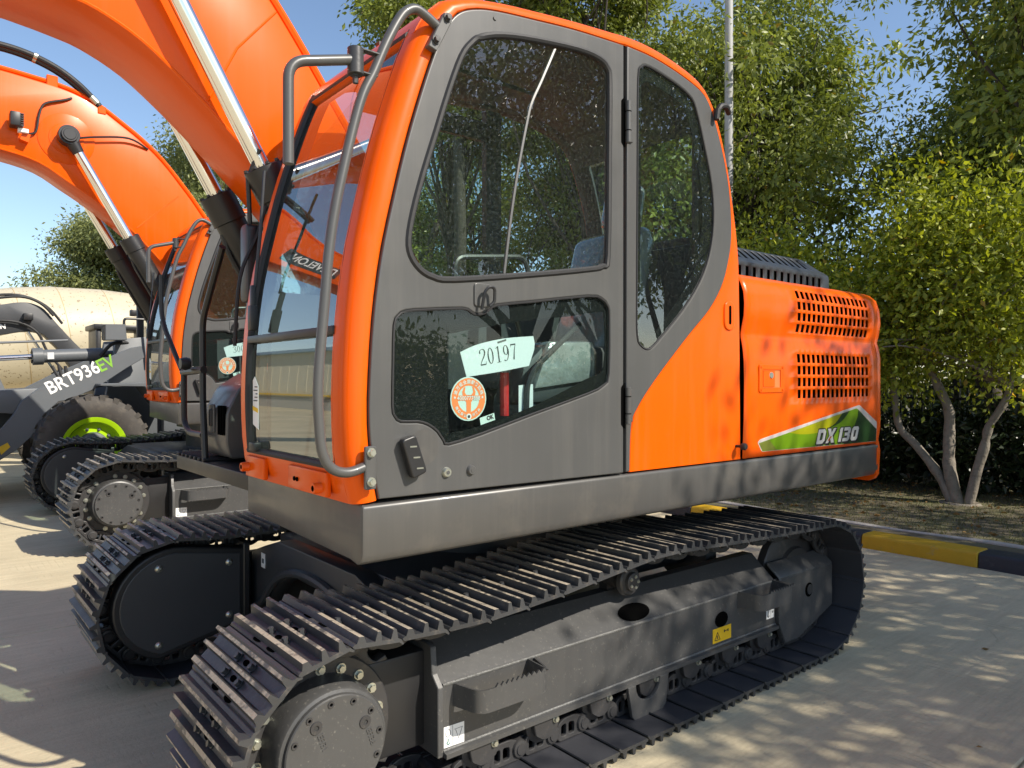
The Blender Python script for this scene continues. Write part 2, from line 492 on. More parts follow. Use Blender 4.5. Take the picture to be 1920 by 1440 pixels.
def tube(path, r, n=10, radii=None, closed=False):
    P = [Vector(p) for p in path]
    L = len(P)
    V, F = [], []
    prev = None
    for i, p in enumerate(P):
        if closed: d = P[(i + 1) % L] - P[i - 1]
        else: d = P[min(i + 1, L - 1)] - P[max(i - 1, 0)]
        d.normalize()
        if prev is None: a = d.orthogonal().normalized()
        else:
            a = prev - d * prev.dot(d)
            a = a.normalized() if a.length > 1e-6 else d.orthogonal().normalized()
        prev = a
        b = d.cross(a)
        rr = radii[i] if radii else r
        for k in range(n):
            t = 2 * math.pi * k / n
            V.append(tuple(p + (a * math.cos(t) + b * math.sin(t)) * rr))
    for i in range(L if closed else L - 1):
        j = (i + 1) % L
        for k in range(n):
            l = (k + 1) % n
            F.append((i * n + k, i * n + l, j * n + l, j * n + k))
    if not closed:
        F.append(tuple(range(n - 1, -1, -1))); F.append(tuple(range((L - 1) * n, L * n)))
    return V, F

def plate(outer, holes=(), t=0.02, bev=0.003, at=0.0, plane='XZ', offset=0.0, res=1, flip=1):
    """flat plate with holes; front face at `at` facing -Y (XZ) / -X (YZ); thickness goes away from the viewer"""
    cu = bpy.data.curves.new('tmp', 'CURVE')
    cu.dimensions = '2D'; cu.fill_mode = 'BOTH'
    cu.extrude = max(t / 2 - bev, 0.0001); cu.bevel_depth = bev; cu.bevel_resolution = res
    cu.offset = -bev + offset
    for pts in (outer, *holes):
        s = cu.splines.new('POLY'); s.points.add(len(pts) - 1)
        for q, p in zip(s.points, pts): q.co = (p[0], p[1], 0, 1)
        s.use_cyclic_u = True
    o = bpy.data.objects.new('tmp', cu)
    me = bpy.data.meshes.new_from_object(o)
    V = [tuple(v.co) for v in me.vertices]; F = [tuple(p.vertices) for p in me.polygons]
    bpy.data.objects.remove(o); bpy.data.curves.remove(cu); bpy.data.meshes.remove(me)
    if plane == 'XZ': V = [(x, at + flip * (t / 2 - z), y) for x, y, z in V]
    elif plane == 'YZ': V = [(at + flip * (t / 2 - z), x, y) for x, y, z in V]
    else: V = [(x, y, at - (t / 2 - z)) for x, y, z in V]
    return V, F

def text(body, size, org, ang=0.0, at=0.0, off=0.0, shear=0.0, sx=1.0, t=0.0006, align='LEFT', mirror=1, spacing=1.0):
    f = bpy.data.curves.new('tmpf', 'FONT')
    f.body = body; f.size = size; f.offset = off; f.shear = shear; f.extrude = t / 2; f.align_x = align
    f.space_character = spacing
    o = bpy.data.objects.new('tmpf', f)
    me = bpy.data.meshes.new_from_object(o)
    V = [tuple(v.co) for v in me.vertices]; F = [tuple(p.vertices) for p in me.polygons]
    bpy.data.objects.remove(o); bpy.data.curves.remove(f); bpy.data.meshes.remove(me)
    ca, sa = math.cos(ang), math.sin(ang)
    return [(org[0] + (x * sx * ca - y * sa) * mirror, at + t / 2 - z, org[1] + x * sx * sa + y * ca) for x, y, z in V], F

def circ(cx, cz, r, n=28, rz=None):
    rz = r if rz is None else rz
    return [(cx + r * math.cos(2 * math.pi * i / n), cz + rz * math.sin(2 * math.pi * i / n)) for i in range(n)]

def rrect(x0, x1, z0, z1, r, n=4):
    out = []
    for cx, cz, a0 in ((x1 - r, z1 - r, 0), (x0 + r, z1 - r, 90), (x0 + r, z0 + r, 180), (x1 - r, z0 + r, 270)):
        for i in range(n + 1):
            a = R(a0 + 90 * i / n)
            out.append((cx + r * math.cos(a), cz + r * math.sin(a)))
    return out

def rpoly(pts, r, n=4):
    """rounded closed polygon, 2D"""
    out = []
    L = len(pts)
    for i in range(L):
        p0, p, p1 = Vector(pts[i - 1]), Vector(pts[i]), Vector(pts[(i + 1) % L])
        a, b = p0 - p, p1 - p
        ra = min(r, a.length * 0.45, b.length * 0.45)
        s, e = p + a.normalized() * ra, p + b.normalized() * ra
        for k in range(n + 1):
            t = k / n
            q = (1 - t) ** 2 * s + 2 * t * (1 - t) * p + t * t * e
            out.append((q.x, q.y))
    return out

def hexbolt(p, d, r, h):
    p = Vector(p); d = Vector(d).normalized()
    return join(cyl(p, p + d * h * 0.3, r * 1.35, n=14), cyl(p + d * h * 0.3, p + d * h, r, r * 0.92, n=6))

def resample(pts, n):
    P = [Vector(p) for p in pts]
    d = [0.0]
    for a, b in zip(P, P[1:]): d.append(d[-1] + (b - a).length)
    out = []
    for k in range(n):
        s = d[-1] * k / (n - 1)
        i = 0
        while i < len(P) - 2 and d[i + 1] < s: i += 1
        t = (s - d[i]) / max(1e-9, d[i + 1] - d[i])
        out.append(P[i].lerp(P[i + 1], t))
    return out

def stroke(pts, w, n=6):
    """flat ribbon polygon along a 2D path with widths"""
    P = cat([(a[0], a[1], b) for a, b in zip(pts, w)], n) if len(pts) > 2 else [(a[0], a[1], b) for a, b in zip(pts, w)]
    Lf, Rt = [], []
    for i, p in enumerate(P):
        q0, q1 = P[max(i - 1, 0)], P[min(i + 1, len(P) - 1)]
        dx, dz = q1[0] - q0[0], q1[1] - q0[1]
        l = math.hypot(dx, dz) or 1
        nx, nz = -dz / l, dx / l
        Lf.append((p[0] + nx * p[2] / 2, p[1] + nz * p[2] / 2)); Rt.append((p[0] - nx * p[2] / 2, p[1] - nz * p[2] / 2))
    n_ = len(P)
    V = Lf + Rt
    F = [(i, i + 1, n_ + i + 1, n_ + i) for i in range(n_ - 1)]
    return V, F

def ring2(cx, cz, rx, rz, ix, iz, n=32):
    V = circ(cx, cz, rx, n, rz) + circ(cx, cz, ix, n, iz)
    return V, [(i, (i + 1) % n, n + (i + 1) % n, n + i) for i in range(n)]

DIG = {
    '0': [ring2(.25, .5, .23, .5, .14, .46)],
    '1': [stroke([(.26, 0), (.26, 1)], [.095, .095]), stroke([(.1, .015), (.42, .015)], [.03, .03]), stroke([(.26, .98), (.09, .88)], [.05, .03])],
    '2': [stroke([(.06, .74), (.09, .92), (.25, .985), (.40, .92), (.44, .75), (.36, .55), (.18, .3), (.04, .05)], [.10, .05, .03, .06, .10, .085, .05, .035]),
          stroke([(.03, .035), (.46, .035)], [.07, .07]), stroke([(.45, .03), (.485, .2)], [.04, .02])],
    '3': [stroke([(.07, .80), (.12, .95), (.25, .985), (.39, .90), (.38, .68), (.2, .54)], [.09, .05, .03, .08, .08, .03]),
          stroke([(.2, .54), (.40, .46), (.44, .2), (.27, .015), (.10, .06), (.05, .18)], [.03, .08, .10, .03, .05, .09])],
    '7': [stroke([(.05, .95), (.47, .95)], [.08, .08]), stroke([(.05, .97), (.035, .78)], [.03, .02]), stroke([(.46, .95), (.32, .55), (.22, 0)], [.03, .06, .10])],
    '9': [ring2(.25, .69, .21, .31, .12, .275), stroke([(.445, .72), (.43, .38), (.32, .1), (.16, .015), (.07, .1)], [.09, .085, .05, .035, .08])],
}
def digits(s, h, org, ang, at, adv=0.62):
    V, F = [], []
    ca, sa = math.cos(ang), math.sin(ang)
    for i, ch in enumerate(s):
        for v2, f2 in DIG[ch]:
            k = len(V)
            for x, z in v2:
                X, Z = (x + i * adv) * h, z * h
                V.append((org[0] + X * ca - Z * sa, at, org[1] + X * sa + Z * ca))
            F += [tuple(j + k for j in f) for f in f2]
    return V, F

GLYPH = {
    'D': ([(0, 0), (.62, 0), (.8, .2), (.8, .8), (.62, 1), (0, 1)], [[(.28, .25), (.48, .25), (.53, .32), (.53, .68), (.48, .75), (.28, .75)]]),
    'X': ([(0, 0), (.31, 0), (.45, .29), (.59, 0), (.92, 0), (.62, .5), (.9, 1), (.6, 1), (.46, .71), (.32, 1), (0, 1), (.29, .5)], []),
    '1': ([(.06, 0), (.35, 0), (.35, 1), (.1, 1), (0, .8), (.06, .8)], []),
    '3': ([(0, 0), (.6, 0), (.74, .14), (.74, .42), (.66, .5), (.74, .58), (.74, .86), (.6, 1), (0, 1), (0, .76), (.46, .76), (.46, .62), (.14, .62), (.14, .4), (.46, .4), (.46, .24), (0, .24)], []),
    '0': ([(.14, 0), (.64, 0), (.78, .14), (.78, .86), (.64, 1), (.14, 1), (0, .86), (0, .14)], [[(.28, .26), (.5, .26), (.5, .74), (.28, .74)]]),
}
def bigmesh(name, verts, tris, m, parent=None, tone=None, loc=(0, 0, 0)):
    verts = np.asarray(verts, dtype=np.float32); tris = np.asarray(tris, dtype=np.int32)
    me = bpy.data.meshes.new(name)
    me.vertices.add(len(verts)); me.vertices.foreach_set('co', (verts - np.array(loc, dtype=np.float32)).ravel())
    me.loops.add(tris.size); me.loops.foreach_set('vertex_index', tris.ravel())
    me.polygons.add(len(tris))
    me.polygons.foreach_set('loop_start', np.arange(0, tris.size, 3, dtype=np.int32))
    me.polygons.foreach_set('loop_total', np.full(len(tris), 3, dtype=np.int32))
    me.materials.append(m)
    if tone is not None:
        at = me.attributes.new('tone', 'FLOAT', 'POINT'); at.data.foreach_set('value', np.asarray(tone, dtype=np.float32))
    me.update(calc_edges=True)
    o = bpy.data.objects.new(name, me)
    C.objects.link(o)
    pw = W[parent.name] if parent else Vector((0, 0, 0))
    o.parent = parent
    o.location = Vector(loc) - pw
    W[o.name] = Vector(loc)
    return o

def leafset(rng, centers, per, spread, size, droop=0.5, width=0.42, flat=0.0, tonevar=0.5):
    """leaves as folded four-point blades round cluster centres"""
    m = len(centers)
    n = m * per
    c = np.repeat(centers, per, axis=0)
    p = c + rng.normal(size=(n, 3)) * np.array(spread)
    L = size * rng.uniform(0.6, 1.25, n) * np.repeat(rng.uniform(.75, 1.2, m), per)
    ow = p - c; ow /= np.linalg.norm(ow, axis=1)[:, None] + 1e-9
    d = rng.normal(size=(n, 3)) * .6 + ow * (0.0 if flat else .75); d[:, 2] = d[:, 2] * (1 - flat) - droop
    d /= np.linalg.norm(d, axis=1)[:, None]
    q = rng.normal(size=(n, 3)); s = np.cross(d, q); s /= np.linalg.norm(s, axis=1)[:, None] + 1e-9
    u = np.cross(s, d)
    w = (L * width / 2)[:, None]
    a = p; tip = p + d * L[:, None]
    mid = p + d * (L * 0.45)[:, None]
    l = mid + s * w + u * w * 0.35
    r = mid - s * w + u * w * 0.35
    V = np.stack([a, l, tip, r], axis=1).reshape(-1, 3)
    i = np.arange(n) * 4
    T = np.stack([np.stack([i, i + 1, i + 2], 1), np.stack([i, i + 2, i + 3], 1)], 1).reshape(-1, 3)
    tc = np.repeat(rng.uniform(0, 1, m), per)
    tone = np.clip(0.10 + (1 - tonevar) * 0.8 * tc + tonevar * 0.8 * rng.uniform(0, 1, n), 0, 0.92)
    od = rng.uniform(0, 1, n) > 0.988
    tone[od] = 1.0
    return V, T, np.repeat(tone, 4)

# ------------------------------------------------------------------ the setting: yard, kerb, verge
def sheet(name, x0, x1, y0, y1, z, m, kind='structure'):
    o = obj(name, ([(x0, y0, z), (x1, y0, z), (x1, y1, z), (x0, y1, z)], [(0, 1, 2, 3)]), m, recalc=False, smooth=0)
    o['kind'] = kind
    return o
yard = sheet('concrete_yard', -400, 400, -400, 400, -0.02, CONC)
slab_me = None
SX = [-18.0 + 5.01 * i for i in range(6)]           # joints across the yard
SY = [5.52 + 4.5 * k for k in range(-5, 8)]
for i in range(5):
    for j in range(len(SY) - 1):
        x0, x1 = SX[i] + 0.006, SX[i + 1] - 0.006
        y0, y1 = SY[j] + 0.006, SY[j + 1] - 0.006
        if slab_me is None:
            o = obj('concrete_slab', box(x0, x1, y0, y1, -0.15, 0.0), CONC, yard, bevel=0.008, bseg=1)
            slab_me = o.data
        else:
            o = bpy.data.objects.new('concrete_slab', slab_me); C.objects.link(o); o.parent = yard
            c = Vector(((x0 + x1) / 2, (y0 + y1) / 2, -0.075))
            o.location = c - W[yard.name]
verge = obj('verge', box(7.34, 400, -300, 300, -0.2, 0.105), SOIL, recalc=True, smooth=0); verge['kind'] = 'structure'
kerb = empty('kerb', (7.2, 4, 0), kind='structure')
stone_me = {}
for k in range(-6, 22):
    y0 = 2.335 + k * 1.0
    m = KYEL if k % 2 == 0 else KBLK
    c = Vector((7.2, y0 + 0.5, -0.02))
    if k % 2 not in stone_me:
        o = obj('kerb_stone', prism([(7.06, -0.16), (7.085, 0.10), (7.105, 0.122), (7.335, 0.122), (7.335, -0.16)], y0 + 0.003, y0 + 0.997), m, kerb, bevel=0.008, bseg=1)
        stone_me[k % 2] = (o.data, W[o.name] - Vector((0, y0, 0)))
    else:
        o = bpy.data.objects.new('kerb_stone', stone_me[k % 2][0]); C.objects.link(o); o.parent = kerb
        o.location = stone_me[k % 2][1] + Vector((0, y0, 0)) - W[kerb.name]
edge = []
for i in range(60):
    y = -4 + i * 0.4
    edge.append((7.62 + 0.03 * math.sin(i * 0.9) + random.uniform(-.012, .012), y, 0.10))
o = obj('cement_edging', tube(edge, 0.032, 7, radii=[0.03 + 0.008 * math.sin(i * 1.7) for i in range(60)]), CEM)
o['kind'] = 'structure'

# ------------------------------------------------------------------ excavators
DOOR = [(1.19, 1.205), (1.164, 1.344), (1.154, 1.466), (1.156, 1.588), (1.17, 1.797), (1.2, 2.01), (1.246, 2.21), (1.301, 2.418), (1.371, 2.635), (1.426, 2.779), (1.467, 2.857), (1.517, 2.912), (1.588, 2.946), (1.687, 2.97), (1.87, 2.995), (2.101, 3.023), (2.383, 3.044)]
REAR = [(2.4, 3.047), (2.585, 3.045), (2.795, 3.016), (2.951, 2.972), (3.023, 2.894), (3.098, 2.74), (3.156, 2.565), (3.179, 2.382), (3.17, 2.248), (3.111, 2.083), (3.002, 1.944), (2.835, 1.808), (2.603, 1.607), (2.477, 1.478), (2.435, 1.398), (2.424, 1.201)]
UPW = [(1.612, 2.849), (1.712, 2.886), (1.87, 2.917), (2.101, 2.947), (2.225, 2.945), (2.28, 2.916), (2.293, 2.852), (2.29, 2.533), (2.283, 2.126), (2.251, 2.078), (2.162, 2.056), (1.87, 2.009), (1.494, 1.956), (1.404, 1.958), (1.35, 1.98), (1.314, 2.022), (1.305, 2.075), (1.322, 2.168), (1.361, 2.302), (1.415, 2.46), (1.471, 2.623), (1.522, 2.75), (1.564, 2.81)]
LOW = [(1.297, 1.833), (1.382, 1.843), (1.529, 1.856), (1.564, 1.847), (1.588, 1.838), (1.625, 1.844), (1.657, 1.862), (1.687, 1.878), (1.87, 1.904), (2.162, 1.946), (2.241, 1.942), (2.283, 1.911), (2.291, 1.856), (2.288, 1.629), (2.257, 1.58), (2.162, 1.545), (1.87, 1.472), (1.612, 1.405), (1.471, 1.376), (1.449, 1.388), (1.422, 1.423), (1.382, 1.449), (1.339, 1.46), (1.276, 1.462), (1.252, 1.481), (1.244, 1.516), (1.246, 1.659), (1.25, 1.783), (1.266, 1.816)]
CLEAR = [(1.471, 1.745), (1.49, 1.765), (1.687, 1.804), (1.87, 1.834), (2.071, 1.858), (2.24, 1.885), (2.268, 1.865), (2.265, 1.655), (2.162, 1.605), (1.87, 1.499), (1.625, 1.435), (1.50, 1.418), (1.478, 1.435)]
RWIN = [(2.494, 2.977), (2.548, 2.994), (2.717, 2.971), (2.835, 2.938), (2.888, 2.888), (2.951, 2.736), (3.015, 2.542), (3.028, 2.362), (2.993, 2.202), (2.917, 2.066), (2.795, 1.932), (2.64, 1.801), (2.574, 1.751), (2.537, 1.738), (2.494, 1.753), (2.47, 1.794), (2.466, 1.958), (2.47, 2.568), (2.473, 2.92)]
OUTF = [(1.115, 1.194), (1.09, 1.30), (1.08, 1.45), (1.08, 1.6), (1.092, 1.8), (1.12, 2.01), (1.165, 2.21), (1.22, 2.42), (1.29, 2.635), (1.345, 2.78), (1.395, 2.875), (1.46, 2.945)]
OUTR = [(1.46, 2.945), (1.56, 2.988), (1.73, 3.025), (1.9, 3.048), (2.1, 3.072), (2.36, 3.098), (2.534, 3.108), (2.70, 3.095), (2.86, 3.065), (2.96, 3.025), (3.045, 2.95)]
OUTB = [(3.045, 2.95), (3.105, 2.84), (3.165, 2.66), (3.207, 2.5), (3.235, 2.363), (3.25, 2.257)]

def cab_side(sign):
    """one painted side frame of the cab: a swept section between the door cut-out and the outer skin"""
    segs = [(DOOR[:12], OUTF, 22, 0.055, 0.06), (DOOR[11:] + REAR[:5], OUTR, 34, 0.06, 0.055), (REAR[4:9], OUTB, 16, 0.05, 0.02),
            (REAR[8:12], [(3.25, 2.257), (3.258, 2.05), (3.263, 1.75)], 10, 0.014, 0.012), (REAR[11:], [(3.263, 1.75), (3.272, 1.2)], 10, 0.012, 0.012)]
    V, F, FM = [], [], []
    M = None
    rows = 0
    for si, (a, b, n, r0, r1) in enumerate(segs):
        A = resample(cat(a, 6), n); B = resample(cat(b, 6), n)
        for k in range(n):
            if si and k == 0: continue
            t = k / (n - 1)
            i, o = A[k], B[k]
            w = (o - i).length
            e = (o - i).normalized()
            rr = min(r0 + (r1 - r0) * t, w * 0.75)
            sec = [(0, 0.006), (0.006, 0.0), (w - rr, 0.0)]
            for q in range(1, 6):
                th = math.pi / 2 * q / 6
                sec.append((w - rr + rr * math.sin(th), rr - rr * math.cos(th)))
            sec += [(w, rr), (w, 0.11), (w - min(0.035, w * .5), 0.115), (0.0, 0.05)]
            M = len(sec)
            for d, y in sec:
                p = i + e * d
                yy = 2.15 + y
                V.append((p.x, yy if sign > 0 else 5.31 - yy, p.y))
            rows += 1
    for k in range(rows - 1):
        for q in range(M):
            q2 = (q + 1) % M
            F.append((k * M + q, k * M + q2, (k + 1) * M + q2, (k + 1) * M + q))
            FM.append(1 if q >= M - 3 else 0)
    F.append(tuple(range(M))); FM.append(0)
    F.append(tuple(range((rows - 1) * M, rows * M))); FM.append(0)
    return (V, F), FM

def strip(path, y0, y1, t=0.012, inward=0.0):
    """sheet following an XZ path, extruded along Y, with thickness towards the cab inside"""
    P = [Vector(p) for p in path]
    V, F = [], []
    n = len(P)
    for i, p in enumerate(P):
        d = (P[min(i + 1, n - 1)] - P[max(i - 1, 0)]).normalized()
        nn = Vector((d.y, -d.x))          # right of travel: path goes up the front, so right = inside
        a = p + nn * inward; b = p + nn * (inward + t)
        V += [(a.x, y0, a.y), (a.x, y1, a.y), (b.x, y1, b.y), (b.x, y0, b.y)]
    for i in range(n - 1):
        for k in range(4):
            l = (k + 1) % 4
            F.append((i * 4 + k, i * 4 + l, i * 4 + 4 + l, i * 4 + 4 + k))
    F += [(0, 1, 2, 3), (n * 4 - 1, n * 4 - 2, n * 4 - 3, n * 4 - 4)]
    return V, F

def clip_path(path, z0, z1):
    P = resample(cat(path, 8), 160)
    return [(p.x, p.y) for p in P if z0 <= p.y <= z1]

def upper(root, number, sheet_ang=0.165, main=True):
    # cab frame
    vf, fm = cab_side(1)
    cabf = obj('cab_frame', vf, [ORANGE, INTER], root, fm=fm, recalc=True, smooth=40)
    vf, fm = cab_side(-1)
    obj('cab_frame', vf, [ORANGE, INTER], root, fm=fm, recalc=True, smooth=40)
    front = cat(OUTF, 6)
    roofp = clip_path(OUTF, 2.80, 3.2) + [tuple(p) for p in cat(OUTR, 6)][1:] + [tuple(p) for p in cat(OUTB, 6) if p[1] > 2.86][1:]
    obj('cab_roof', strip(roofp, 2.19, 3.12, 0.03), [ORANGE], root, smooth=40)
    obj('headliner', strip(roofp, 2.215, 3.095, 0.012, 0.033), INTER, root, smooth=40)
    obj('front_sill', strip(clip_path(OUTF, 1.19, 1.315), 2.205, 3.105, 0.04), ORANGE, root, smooth=40)
    obj('rear_sill', strip([(3.243, 2.36), (3.25, 2.257), (3.258, 2.05), (3.262, 1.75), (3.268, 1.2)], 2.20, 3.11, 0.03), INTER, root)
    rw = [tuple(p) for p in cat(OUTB, 6) if 2.36 <= p[1] <= 2.87]
    obj('back_window', strip(rw, 2.21, 3.10, 0.006, 0.01), GL_CLEAR, root, recalc=True)
    for y0, y1 in ((2.30, 2.62), (2.86, 3.06)): obj('sill_pad', box(1.078, 1.10, y0, y1, 1.205, 1.29), ORANGE, root, bevel=0.006)
    for y, z in ((2.34, 1.235), (3.03, 1.245)):
        b = obj('lug', lathe([(0.0, 0), (0.017, 0), (0.019, -0.005), (0.019, -0.03), (0.027, -0.045)], (1.05, y, z), (-1, 0, 0), 18), ORANGE, root)
        obj('lug_bore', cyl((1.0492, y, z), (1.052, y, z), 0.010, n=12), HOLE, b)
    for y in (2.53, 2.555):
        obj('plug', cyl((1.074, y, 1.245), (1.082, y, 1.245), 0.008, n=10), HOLE, root)
    # windscreen
    up_ = clip_path(OUTF, 1.775, 2.83); lo_ = clip_path(OUTF, 1.305, 1.755)
    ws = obj('windscreen', strip(up_, 2.262, 3.05, 0.006, 0.014), GL_FRONT, root, smooth=40)
    obj('lower_windscreen', strip(lo_, 2.262, 3.05, 0.006, 0.014), GL_FRONT, root, smooth=40)
    for y in (2.252, 3.045):
        g = [(x + 0.012, y, z) for x, z in clip_path(OUTF, 1.30, 2.84)]
        obj('windscreen_seal', tube(g, 0.019 if y > 3 else 0.012, 8), RUBBER, root)
    far = [(x + 0.035, z) for x, z in clip_path(OUTF, 1.30, 2.84)]
    obj('window_rail', strip(far, 3.0, 3.035, 0.03), BLACK, root)
    obj('window_bar', box(1.082, 1.112, 2.255, 3.05, 1.752, 1.782), BLACK, root, bevel=0.004)
    tp = clip_path(OUTF, 2.81, 2.835)
    obj('top_seal', tube([(tp[0][0] + .01, 2.25, tp[0][1]), (tp[0][0] + .01, 3.06, tp[0][1])], 0.016, 8), RUBBER, root)
    obj('bottom_seal', tube([(1.096, 2.25, 1.312), (1.096, 3.06, 1.312)], 0.014, 8), RUBBER, root)
    obj('glass_clip', box(1.065, 1.10, 2.93, 2.99, 1.315, 1.35), BLACK, root, bevel=0.006)
    # wiper
    wp = obj('wiper', tube([(1.12, 2.95, 2.45), (1.095, 2.93, 2.2), (1.075, 2.94, 1.97)], 0.007, 6), BLACK, root)
    obj('wiper_blade', join(box(1.055, 1.075, 2.92, 2.945, 1.82, 1.98), box(1.05, 1.08, 2.915, 2.955, 1.80, 1.90)), BLACK, wp, bevel=0.005)
    # warning label inside the lower windscreen
    lb = obj('windscreen_label', prism([(2.95, 1.40), (3.01, 1.42), (3.01, 1.60), (2.99, 1.615), (2.95, 1.575)], 1.092, 1.0935, 'X'), WHITE, root)
    obj('label_band', prism([(2.952, 1.468), (3.008, 1.478), (3.008, 1.495), (2.952, 1.485)], 1.0905, 1.0915, 'X'), WARN, lb)
    for k in range(5):
        z = 1.515 + 0.014 * k
        obj('label_line', box(1.0905, 1.0915, 2.958, 3.0 - 0.012 * (k % 3), z, z + 0.004), INK, lb)
    # door
    dpts = cat(DOOR, 4) + [(2.383, 2.1), (2.383, 1.197)]
    dr = obj('door', plate(dpts, [cat(UPW, 3, True), cat(LOW, 2, True)], 0.036, 0.006, 2.142, offset=-0.004, res=2), GREY, root, smooth=28)
    up3 = cat(UPW, 3, True)
    obj('window_gasket', tube([(x, 2.146, z) for x, z in up3], 0.013, 8, closed=True), RUBBER, dr)
    cx = sum(p[0] for p in up3) / len(up3); cz = sum(p[1] for p in up3) / len(up3)
    obj('door_window', plate(up3, (), 0.005, 0.0004, 2.150), GL_CLEAR, dr)
    sp = [(1.987, 2.155, 2.915), (1.915, 2.155, 2.77), (1.868, 2.155, 2.68), (1.845, 2.155, 2.61), (1.80, 2.155, 2.42), (1.765, 2.155, 2.24), (1.728, 2.155, 2.0)]
    obj('sash_bar', tube(cat(sp, 4), 0.0075, 6), GREY, dr)
    low3 = cat(LOW, 2, True)
    obj('lower_door_window', plate(low3, (), 0.005, 0.0004, 2.146), GL_DARK, dr)
    obj('window_border', plate(low3, [cat(CLEAR, 3, True)], 0.003, 0.0003, 2.154, offset=-0.001), FRIT, dr)
    obj('lower_gasket', tube([(x, 2.1435, z) for x, z in low3], 0.0045, 6, closed=True), RUBBER, dr)
    # latch, handle, locks, hinges
    lt = obj('window_latch', plate(rrect(1.578, 1.655, 1.868, 1.952, 0.012), (), 0.006, 0.002, 2.136), GREY, dr)
    obj('latch_loop', tube(fillet([(1.60, 2.122, 1.855), (1.606, 2.112, 1.92), (1.625, 2.108, 1.94), (1.648, 2.108, 1.935), (1.650, 2.112, 1.885), (1.632, 2.118, 1.87)], 0.012), 0.006, 7), BLACK, lt)
    rc = obj('handle_recess', lathe([(0.062, 0.0), (0.058, 0.003), (0.045, 0.012), (0.02, 0.016), (0.0, 0.016)], (1.365, 2.1415, 1.37), (0, 1, 0), 26), SKIRT, dr, recalc=False)
    hp = rpoly([(1.258, 1.402), (1.312, 1.418), (1.358, 1.29), (1.302, 1.268)], 0.014)
    hd = obj('door_handle', plate(hp, (), 0.03, 0.006, 2.105, res=2), BLACK, dr)
    for k in range(3):
        x, z = 1.300 + 0.013 * k, 1.378 - 0.037 * k
        obj('handle_rib', box(x - 0.012, x + 0.014, 2.1035, 2.106, z - 0.002, z + 0.003), ZINC, hd)
    for x, m_ in ((1.458, ZINC), (1.564, GREY)):
        lk = obj('door_lock', lathe([(0.0, 0.0), (0.014, 0.0), (0.017, 0.004), (0.019, 0.014)], (x, 2.130, 1.277), (0, 1, 0), 20), m_, dr)
        obj('lock_face', cyl((x, 2.1285, 1.277), (x, 2.131, 1.277), 0.007, n=12), GREY, lk)
    for z0, z1 in ((2.60, 2.82), (1.39, 1.59)):
        obj('hinge_pocket', plate(rpoly([(2.362, z0 + .02), (2.384, z0), (2.384, z1), (2.362, z1 - .02)], 0.006), (), 0.004, 0.0005, 2.1395), HOLE, dr)
        hg = obj('hinge', join(cyl((2.392, 2.128, z0 + .02), (2.392, 2.128, z1 - .02), 0.0125, n=12), box(2.392, 2.43, 2.134, 2.144, z0 + .03, z1 - .03)), GREY, dr, bevel=0.002, bseg=1)
        for f in (0.33, 0.70):
            zz = z0 + (z1 - z0) * f
            obj('hinge_ring', cyl((2.392, 2.128, zz - .002), (2.392, 2.128, zz + .002), 0.0133, n=12), HOLE, hg)
    obj('screw', cyl((1.675, 2.138, 2.936), (1.675, 2.143, 2.936), 0.008, n=12), GREY, dr)
    # number sheet behind the glass
    shp = cat([(1.531, 1.701), (1.612, 1.732), (1.738, 1.758), (1.879, 1.772)], 4) + [(1.886, 1.745), (1.884, 1.72), (1.857, 1.656)] + cat([(1.857, 1.656), (1.712, 1.632), (1.559, 1.612)], 3)[1:]
    ns = obj('number_sheet', plate(shp, (), 0.001, 0.0002, 2.160), PAPER, dr)
    obj('sheet_digits', digits(number, 0.060, (1.622, 1.653), sheet_ang, 2.1592), INK, ns, recalc=False, smooth=0)
    obj('tape', plate([(1.70, 1.744), (1.742, 1.756), (1.744, 1.749), (1.702, 1.737)], (), 0.0006, 0.0001, 2.1592), GREY, ns)
    # round service sticker
    sx, sz = 1.562, 1.533
    st = obj('round_sticker', plate(circ(sx, sz, 0.080), (), 0.001, 0.0002, 2.1515), STC, dr)
    obj('sticker_ring', plate(circ(sx, sz, 0.075), [circ(sx, sz, 0.048)], 0.0006, 0.0001, 2.1508), STO, st)
    wr = [(sx - .009, sz - .06), (sx + .009, sz - .06), (sx + .011, sz - .012), (sx + .028, sz + .008), (sx + .031, sz + .026), (sx + .021, sz + .044), (sx + .016, sz + .043), (sx + .020, sz + .024),
          (sx + .012, sz + .014), (sx - .010, sz + .014), (sx - .018, sz + .024), (sx - .014, sz + .04), (sx - .02, sz + .043), (sx - .029, sz + .026), (sx - .026, sz + .008), (sx - .011, sz - .012)]
    obj('sticker_wrench', plate(wr, (), 0.0005, 0.0001, 2.1507), STO, st)
    obj('sticker_band', text('4000777888', 0.0205, (sx, sz - .004), 0, 2.1503, 0.0024, align='CENTER'), STO, st, recalc=False, smooth=0)
    obj('sticker_number', text('4000777888', 0.0205, (sx, sz - .004), 0, 2.1497, 0.0002, align='CENTER'), STC, st, recalc=False, smooth=0)
    parts = []
    for i, ch in enumerate('迪万伦全国服务热线'):
        a = R(158 - i * 17)
        parts.append(text(ch, 0.0155, (sx + .0565 * math.cos(a), sz + .0565 * math.sin(a)), a - math.pi / 2, 2.1500, 0.0003, align='CENTER'))
    for i, ch in enumerate('维修保养培训备件'):
        a = R(212 + i * 14 + (8 if i > 3 else 0))
        parts.append(text(ch, 0.012, (sx + .066 * math.cos(a), sz + .066 * math.sin(a)), a + math.pi / 2, 2.1500, 0.0002, align='CENTER'))
    for a in (R(176), R(4)):
        parts.append(text('★', 0.014, (sx + .0615 * math.cos(a), sz + .0615 * math.sin(a) - .004), 0, 2.1500, 0, align='CENTER'))
    obj('sticker_lettering', join(*parts), STC, st, recalc=False, smooth=0)
